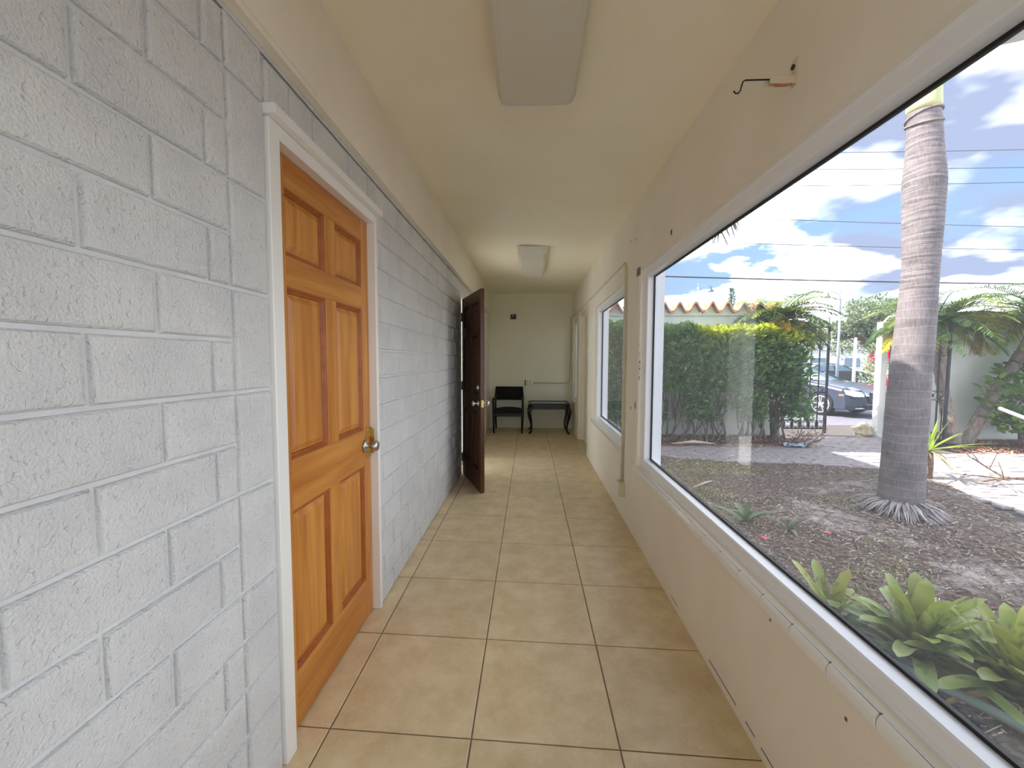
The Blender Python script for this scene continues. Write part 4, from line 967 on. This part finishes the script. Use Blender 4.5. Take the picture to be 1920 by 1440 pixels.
small_palm('bushy date palm rising out of the hedge beside the gate', (4.72, 7.98, -.2), (4.70, 7.98, 2.02), 56, 1.0, 4, yellow=.2, droop=1.15, el0=-.15)
small_palm('slender date palm growing just right of the big trunk', (7.66, 7.62, -.2), (7.22, 7.62, 1.98), 52, 1.1, 6, trunk_r=.075, yellow=.14, el0=-.1, droop=1.1)
P3 = small_palm('date palm leaning steeply to the right at the picture edge', (7.92, 7.72, -.2), (8.98, 7.55, 2.05), 52, 1.2, 8, trunk_r=.078, yellow=.14, el0=-.1, droop=1.1)
df = frond(P3, P3.location, (8.05, 7.5, 1.92), 2.9, .2, .55, 5.5, DR, nl=26, ll=.22, lw=.014, hang=.9, seed=5, name='dead_frond', m='dry')
# --- hedge
def foliage(name, parent, org, n, sampler, size, colf, m='leaf', aspect=.62, seed=1, up=.4, fold=.15):
    r = random.Random(seed); mb = MB()
    for i in range(n):
        p, od = sampler(r); d = Vector((r.uniform(-1, 1), r.uniform(-1, 1), r.uniform(-.5, 1)+up))+od*.9
        L = size*r.uniform(.7, 1.25); mb.blade(p, d, L, L*aspect, r.uniform(0, .3), seg=3, fold=fold, up=Vector((r.uniform(-.4, .4), r.uniform(-.4, .4), 1)), col=colf(p, r), shape=lambda t_: (.12, .9, 1.0, .25)[int(t_*3+.01)])
    o = mb.build(name, m, parent, org=org); return tag(o, kind='stuff')
HG = thing('clusia_hedge', 'dense round leaved green hedge with yellow new leaves and painted sunlit tips along the garden wall', 'hedge', (3.0, 7.7, G))
def top_h(x): return 1.86+.10*noise.noise(Vector((x*2.3, 0, 4)))+(.08 if x < 2.4 else 0)-(.1 if x > 4.3 else 0)
def hs(r):
    x = r.uniform(1.15, 4.85); f = r.random(); zt = top_h(x)
    if f < .22: y = r.uniform(7.25, 8.1); z = zt+r.uniform(-.12, .05); od = Vector((0, 0, 1))
    elif f < .3: x = 4.75+r.uniform(-.18, .1); y = r.uniform(7.3, 8.1); z = r.uniform(.25, zt); od = Vector((1, -.3, 0))
    else:
        z = zt-(zt-.25)*r.random()**1.15; y = 7.2+.3*r.random()**1.5+.10*noise.noise(Vector((x*2, z*2, 0))); od = Vector((0, -1, .2))
        if z < .75 and noise.noise(Vector((x*2.2, z*2.2, 7))) > .02*(z*8): x, z = x, z+.5
    return Vector((x, y, z)), od
def hc(p, r):
    t = top_h(p.x)-p.z; k = r.random()
    if t < .14 and p.x > 2.9: c = (170, 176, 62) if k < .75 else (140, 158, 66)  # young yellow leaves plus sunlight tinted in, only beyond the building's shadow
    elif t < .35 and k < .35 and p.x > 2.9: c = (148, 166, 70)
    else: c = (100, 130, 84) if k < .55 else (130, 158, 100)
    return jit(cvec(c), .22, r)
foliage('foliage', HG, HG.location, 14000, hs, .098, hc, seed=2)
mb = MB(); r = random.Random(12)
for i in range(46):
    x = 1.2+3.5*i/45+r.uniform(-.05, .05); y = r.uniform(7.55, 7.85); p = Vector((x, y, G)); d = Vector((r.uniform(-.45, .45), r.uniform(-.3, .15), 1)).normalized(); q = p+d*r.uniform(.5, .8); q.x = max(q.x, 1.2)
    mb.tube([p, (p+q)/2+Vector((r.uniform(-.06, .06), 0, 0)), q], [.022, .016, .012], 6)
    for k in range(3):
        e = q+Vector((r.uniform(-.3, .3), r.uniform(-.3, .2), r.uniform(.4, .9))); e.x = max(e.x, 1.05); s0 = p.lerp(q, r.uniform(.4, 1)); mb.tube([s0, (s0+e)/2+Vector((r.uniform(-.05, .05), 0, 0)), e], [.011, .008, .005], 5)
tag(mb.build('stems', 'bark', HG, smooth=True, org=HG.location), kind='stuff')
# bare twiggy bit at the hedge end
TW = thing('bare_shrub', 'low leafless twiggy shrub at the gate end of the hedge', 'shrub', (4.75, 7.45, G)); mb = MB(); r = random.Random(4)
for i in range(9): branch(mb, (r.uniform(-.2, .2), r.uniform(-.1, .1), 0), Vector((r.uniform(-.4, 1.2), r.uniform(-.4, .3), r.uniform(.3, .8))).normalized(), r.uniform(.3, .5), .009, 2, r)
mb.build('twigs', 'husk', TW)
# right hand shrub with big round leaves
SG = thing('sea_grape_shrub', 'big leaved bright green shrub under the leaning palm', 'shrub', (8.9, 7.5, G))
def sgs(r):
    a = r.uniform(0, 2*pi); z = r.uniform(.0, 1.75); rr_ = (.35+.55*sin(pi*min(1, z/1.75+.1)))*r.uniform(.6, 1.1); return Vector((9.0+rr_*cos(a)*1.2+.2*(z), 7.45+rr_*sin(a)*.6, G+.25+z)), Vector((cos(a), sin(a), .3))
foliage('foliage', SG, SG.location, 1100, sgs, .15, lambda p, r: jit(cvec((128, 156, 72) if r.random() < .4 else (96, 124, 78)), .2, r), aspect=.8, seed=6)
mb = MB()
for i in range(8): branch(mb, (r.uniform(-.3, .4), r.uniform(-.2, .2), 0), Vector((r.uniform(-.6, .6), r.uniform(-.3, .3), 1)).normalized(), .8, .018, 2, r)
mb.build('branches', 'bark', SG)

# ================================================================ CARS
def car(label, loc, rz, paint, detail=True, group=None):
    c = thing('parked_car', label, 'car', loc, group=group, rz=rz)
    # outline of the lower body, x forward, z up
    o = []
    def arc(cx, r0, a0, a1, n=10): return [(cx+r0*cos(radians(a0+(a1-a0)*i/n)), .33+r0*sin(radians(a0+(a1-a0)*i/n))) for i in range(n+1)]
    o += [(2.38, .22), (2.42, .34), (2.40, .50), (2.36, .64), (2.25, .74), (2.0, .82), (1.6, .90), (1.2, .955), (.95, .985)]
    o += [(.4, .99), (-.6, 1.0), (-1.3, 1.02), (-1.75, 1.04), (-2.15, 1.03), (-2.36, .98), (-2.42, .80), (-2.44, .5), (-2.40, .26), (-1.80, .22)]
    o += arc(-1.42, .37, 196, -16); o += [(-1.0, .19), (0, .185), (1.0, .19)]; o += arc(1.45, .37, 196, -16); o += [(1.88, .2)]
    rings = []
    for y, ins, top in ((0, 0, .035), (.45, 0, .03), (.72, .004, .018), (.84, .012, -.004), (.905, .03, -.035), (.925, .06, -.07)):
        k = (y/.925)**3
        row = []
        for x, z in o:
            X = x-(.30*k if x > 2.0 else (.22*k if x < -2.1 else 0))*(abs(x)-1.9)/.5 if abs(x) > 1.9 else x
            Z = z+(top if z > .7 else 0)+(ins*.5 if z < .25 else 0)
            row.append((X, y, Z))
        rings.append(row)
    full = [[(x, -y, z) for x, y, z in r_] for r_ in rings[:0:-1]]+rings
    mb = MB(); mb.grid(full, close=True); n = len(o); mb.f.append(tuple(range(n-1, -1, -1))); mb.f.append(tuple((len(full)-1)*n+q for q in range(n)))
    mb.build('body', paint, c, smooth=False)
    # greenhouse
    g = [(1.02, .97), (.35, 1.33), (.1, 1.41), (-.4, 1.455), (-.9, 1.43), (-1.35, 1.33), (-1.98, 1.03)]
    mb = MB(); rows = []
    for y, dz, s_ in ((-.80, -.0, 1), (-.62, 0, 1), (-.3, .012, 1), (0, .018, 1), (.3, .012, 1), (.62, 0, 1), (.80, 0, 1)):
        rows.append([(x+(.10*(1-(y/.8)**2) if 0 < i < 2 or i == 0 else 0), (y if abs(y) < .7 else y*(1-.18*min(1, (z-.97)/.45))), z+dz-(.03 if abs(y) > .6 and z > 1.3 else 0)) for i, (x, z) in enumerate(g)])
    mb.grid(rows); k = len(g); mb.f.append(tuple(range(k))); mb.f.append(tuple(6*k+q for q in range(k-1, -1, -1))); mb.build('windows', 'carglass', c)
    mb = MB(); rows = []
    for y in (-.655, -.6, -.3, 0, .3, .6, .655): rows.append([(x, y, z+.012-(.03 if abs(y) > .5 else 0)-(.03 if abs(y) > .62 else 0)+.016*(1-(y/.65)**2)) for x, z in ((.33, 1.335), (.1, 1.41), (-.4, 1.455), (-.9, 1.43), (-1.3, 1.345))])
    mb.grid(rows); mb.build('roof', paint, c, smooth=True)
    for s_ in (-1, 1):
        for pts, r_ in (([(1.05, .82, .975), (.33, .67, 1.33)], .028), ([(-1.3, .66, 1.34), (-1.98, .80, 1.02)], .05), ([(-.25, .81, .985), (-.32, .665, 1.41)], .03)):
            MB().tube([(x, s_*y, z) for x, y, z in pts], r_, 6).build('pillar', paint, c, smooth=True)
        MB().tube([(1.0, s_*.815, .985), (.3, s_*.83, .995), (-.8, s_*.83, 1.005), (-1.9, s_*.81, 1.03)], .012, 6).build('window_trim', 'chrome', c)
        if detail:
            MB().tube([(1.0, s_*.935, .56), (-1.0, s_*.935, .60)], .007, 5).build('side_crease', 'chrome', c)
            MB().tube([(.95, s_*.93, .32), (-.95, s_*.93, .32)], .012, 5).build('sill_trim', 'chrome', c)
            for x in (.85, -.28, -1.15): MB().box((x-.003, s_*.926, .34), (x+.003, s_*.931, .93)).build('door_gap', 'tyre', c)
            for x in (-.1, -1.0): MB().box((x-.1, s_*.93, .80), (x+.1, s_*.95, .825), .006).build('door_handle', 'chrome', c)
            m_ = MB(); m_.tube([(.72, s_*.82, 1.0), (.70, s_*.95, 1.03)], .025, 6); mm = blob('mirror', (.68, s_*1.0, 1.05), .1, paint, c, (.7, 1.05, .65), 1, .05); m_.build('mirror_arm', paint, c)
            # headlight, marker
            mb = MB(); mb.grid([[(2.02, s_*.87, .775), (2.20, s_*.78, .765), (2.335, s_*.62, .72)], [(2.06, s_*.895, .70), (2.24, s_*.82, .66), (2.40, s_*.62, .64)], [(2.09, s_*.90, .66), (2.26, s_*.835, .60), (2.405, s_*.64, .60)]]); mb.build('headlight', 'lens', c, smooth=True)
            mb = MB(); mb.grid([[(2.36, s_*.57, .715), (2.385, s_*.42, .70)], [(2.415, s_*.57, .61), (2.425, s_*.44, .61)]]); mb.build('inner_headlight', 'lens', c)
            MB().box((1.93, s_*.905, .60), (2.07, s_*.93, .66), .01).build('side_marker', 'orange', c)
            MB().box((2.28, s_*.52, .27), (2.40, s_*.80, .30), .008).build('lower_lamp_trim', 'chrome', c)
        else: MB().box((2.15, s_*.62, .62), (2.36, s_*.84, .74), .02).build('headlight', 'lens', c)
    mb = MB(); mb.box((2.37, -.38, .40), (2.425, .38, .72), .02); gr_ = mb.build('grille', 'tyre', c)
    for z in (.48, .54, .60, .66): MB().box((2.41, -.35, z-.009), (2.44, .35, z+.009), .003).build('slat', 'chrome', gr_)
    MB().box((2.40, -.39, .705), (2.445, .39, .735), .01).build('grille_frame', 'chrome', c)
    MB().box((2.33, -.55, .24), (2.43, .55, .36), .02).build('air_intake', 'tyre', c)
    for s_ in (-1, 1):
        for x in (1.45, -1.42):
            w = thing('wheel'); w.parent = c; w.location = (x, s_*.80, .33)
            MB().lathe([(.20, -.10), (.30, -.11), (.33, -.08), (.33, .08), (.30, .11), (.235, .115), (.23, .09), (.20, .06)], 32, (0, 0, 0), 'y').build('tyre', 'tyre', w, smooth=True)
            mb = MB(); y = s_*.118; mb.lathe([(.242, s_*.06), (.25, s_*.118), (.225, s_*.12), (.222, s_*.06)], 32, (0, 0, 0), 'y'); mb.lathe([(.05, s_*.06), (.05, s_*.105), (.03, s_*.115)], 14, (0, 0, 0), 'y')
            for k in range(5):
                for e in (-.16, .16):
                    a = 2*pi*k/5+pi/2; mb.tube([(.04*cos(a+e*2), s_*.10, .04*sin(a+e*2)), (.235*cos(a+e), s_*.112, .235*sin(a+e))], .015, 5)
            mb.build('rim', 'rim', w)
            MB().lathe([(.23, s_*.0), (.23, s_*.02)], 20, (0, 0, 0), 'y').build('brake_disc', 'tyre', w)
    return c
hd = radians(-66)
fx, fy = 8.52+.02, 12.3+.02       # contact of the visible front wheel
cxl, cyl = fx-(1.45*cos(hd)-(-.9)*sin(hd)), fy-(1.45*sin(hd)+(-.9)*cos(hd))
car('dark blue grey sedan parked across the driveway beyond the gate', (cxl, cyl, -.258), hd, 'carpaint')
car('black car parked far down the street above the sedan roof', (19.5, 27.5, -.26), radians(5), 'carblack', False, 'distant parked cars')
car('maroon car parked in the distance behind the gate bars', (14.6, 31.0, -.26), radians(3), 'carred', False, 'distant parked cars')
car('silver car parked far off beside the pink blossoms', (25.0, 28.0, -.26), radians(-172), 'carwhite', False, 'distant parked cars')

# ================================================================ STREET BACKGROUND
b = thing('low_building', 'long low white building across the street with small windows', 'building', (22, 42, -.26))
MB().box((-16, 0, 0), (26, 8, 2.7)).build('wall', 'stuccow', b)
MB().box((-16.4, -.5, 2.7), (26.4, 8.4, 3.0)).build('roof', 'roof', b)
wm = mat('grey_window', (120, 140, 150), rough=.2)
for i in range(12):
    f = MB().box((-14+i*3.3, -.06, .9), (-12.3+i*3.3, .02, 2.0)).build('window', 'alu', b); MB().box((-13.9+i*3.3, -.09, 1.0), (-12.4+i*3.3, -.05, 1.9)).build('pane', wm, f)
b2 = thing('tall_building', 'white two storey building behind the street tree', 'building', (44, 52, -.26))
MB().box((-14, 0, 0), (14, 8, 6.0)).build('wall', 'stuccow', b2); MB().box((-14.4, -.4, 6.0), (14.4, 8.4, 6.3)).build('roof', 'roof', b2)
for i in range(8):
    for z in (1.0, 3.9): f = MB().box((-12.5+i*3.2, -.06, z), (-11+i*3.2, .02, z+1.2)).build('window', 'alu', b2); MB().box((-12.4+i*3.2, -.09, z+.1), (-11.1+i*3.2, -.05, z+1.1)).build('pane', wm, f)
def bush(name, label, cat, c, s, n, size, cols, seed, extra=None):
    t = thing(name, label, cat, c)
    def smp(r):
        d = Vector((r.gauss(0, 1), r.gauss(0, 1), r.gauss(0, 1))).normalized(); q = r.uniform(.65, 1.05)*(1+.25*noise.noise(d*2+Vector((seed, 0, 0)))); return Vector((c[0]+d.x*s[0]*q, c[1]+d.y*s[1]*q, c[2]+s[2]+d.z*s[2]*q)), d
    foliage('foliage', t, t.location, n, smp, size, lambda p, r: jit(cvec(r.choice(cols)), .2, r), seed=seed); return t
bush('clipped_hedge', 'low yellow green hedge far beyond the gate', 'hedge', (17.5, 33, -.26), (3.2, .5, .55), 700, .2, ((196, 196, 84), (170, 180, 80)), 14)
BG = bush('bougainvillea', 'loose shrub with red pink blossoms right of the sedan', 'shrub', (14.2, 16.6, -.26), (1.1, .8, 1.25), 1500, .12, ((140, 158, 116), (120, 138, 104), (186, 186, 150)), 15)
rb = random.Random(8); mb = MB()
for (cx, cz, n) in ((-1.15, 1.75, 60), (-.95, 1.95, 50), (-.85, .85, 70), (-.6, 2.1, 30)):
    for i in range(n*2): mb.blade((cx+rb.gauss(0, .2), -.9+rb.gauss(0, .15), cz+rb.gauss(0, .12)), (rb.uniform(-1, 1), rb.uniform(-1, .2), rb.uniform(-1, 1)), .13, .10, .1, seg=2, col=jit(cvec((222, 70, 104)), .15, rb))
tag(mb.build('blossom_cluster', 'leaf', BG), kind='stuff')
TR = thing('street_tree', 'wide grey green tree with a dark trunk beyond the car', 'tree', (24.2, 30, -.26))
MB().tube([(0, 0, 0), (-.1, 0, 1.0), (.1, 0, 2.0), (0, 0, 3.0)], [.32, .26, .25, .2], 10).build('trunk', 'husk', TR, smooth=True)
mb = MB(); rb = random.Random(3)
for i in range(9): branch(mb, (0, 0, 2.2), Vector((rb.uniform(-1, 1), rb.uniform(-.6, .6), rb.uniform(.4, 1))).normalized(), 2.0, .1, 2, rb)
mb.build('branches', 'husk', TR)
cl = [(rb.uniform(-3.0, 2.7), rb.uniform(-1.5, 1.5), rb.uniform(2.6, 6.1)) for _ in range(34)]
def trs(r):
    k = r.choice(cl); d = Vector((r.gauss(0, 1), r.gauss(0, 1), r.gauss(0, .8))).normalized(); rad = .95*r.uniform(.5, 1.05)*(1-.25*(abs(k[0])/2.5)); return Vector((24.2+k[0]+d.x*rad, 30+k[1]+d.y*rad, -.2+k[2]*(1-.12*(abs(k[0])/2.5))+d.z*rad*.75)), d
foliage('foliage', TR, TR.location, 9500, trs, .2, lambda p, r: jit(cvec(((112, 126, 98), (136, 148, 118), (94, 108, 88), (168, 174, 150))[r.randrange(4)]), .2, r), seed=31)
CF = thing('conifer_tree', 'small pointed conifer top showing above the tiled wall', 'tree', (12.9, 27, -.26))
MB().tube([(0, 0, 0), (0, 0, 5.9)], [.15, .03], 8).build('trunk', 'husk', CF)
def cfs(r):
    z = r.uniform(2.2, 6.2); rad = (6.3-z)*.24*r.uniform(.3, 1); a = r.uniform(0, 2*pi); return Vector((12.9+rad*cos(a), 27+rad*sin(a), -.26+z)), Vector((cos(a), sin(a), -.1))
foliage('foliage', CF, CF.location, 1500, cfs, .22, lambda p, r: jit(cvec((92, 128, 112)), .25, r), aspect=.25, seed=5)
# street lamps
lm = mat('grey_lamp_metal', (150, 158, 166), rough=.5); lk = mat('dark_lamp_hood', (70, 84, 92), rough=.4)
def lamp(label, x, y, zt, s_, sc=1.0):
    t = thing('street_lamp', label, 'lamp post', (x, y, -.26), group='curved arm street lamps')
    h = zt+.26
    MB().tube([(0, 0, 0), (0, 0, h*.5), (0, 0, h)], [.09, .065, .05], 10).build('pole', lm, t, smooth=True)
    MB().lathe([(.02, 0), (.06, .05), (.02, .12), (.004, .25)], 8, (0, 0, h)).build('finial', lm, t)
    MB().tube([(-s_*.12, 0, h-.12), (s_*.1, 0, h-.14), (s_*.3, 0, h-.02), (s_*.5, 0, h+.06), (s_*.68, 0, h+.06), (s_*.74, 0, h-.04)], .022, 6).build('arm', lm, t, smooth=True)
    MB().lathe([(.04, 0), (.05, -.1), (.15, -.22), (.16, -.26), (.13, -.27)], 14, (s_*.74, 0, h-.04)).build('hood', lk, t, smooth=True)
    MB().lathe([(.11, 0), (.13, -.06), (.08, -.14), (.01, -.17)], 12, (s_*.74, 0, h-.30)).build('globe', 'white', t, smooth=True)
lamp('street lamp rising above the tiled garden wall, arm to the right', 9.99, 25, 5.72, 1)
lamp('street lamp beside the big tree, arm to the left', 18.20, 25, 5.35, -1)
t = thing('light_pole', 'slim pale pole behind the roof of the sedan', 'pole', (19.55, 25.5, -.26)); MB().tube([(0, 0, 0), (0, 0, 3.0)], [.10, .07], 10).build('shaft', 'roof', t, smooth=True); MB().lathe([(.2, 0), (.2, .15), (.14, .2)], 12).build('footing', 'roof', t)
# overhead wires
wl_ = [((0, 4.25), (22, 3.70), .022, 'lowest and thickest overhead cable'), ((2, 5.36), (22, 4.75), .008, 'second overhead wire from the bottom'), ((2, 6.23), (22, 5.40), .008, 'third overhead wire from the bottom'),
       ((2, 7.02), (22, 7.06), .008, 'fourth overhead wire from the bottom'), ((2, 7.60), (22, 7.46), .008, 'second overhead wire from the top'), ((2, 8.10), (22, 8.03), .008, 'topmost thin overhead wire')]
for (xa, za), (xb, zb2), rr_, lb in wl_:
    P = []
    for i in range(25):
        f = i/24; P.append((xa+(xb-xa)*f, 14, za+(zb2-za)*f-.10*4*f*(1-f)+.05))
    o = MB().tube(P, rr_, 6).build('overhead_wire', 'wire'); o.location = (0, 0, 0); tag(o, lb, 'cable', 'overhead street wires')
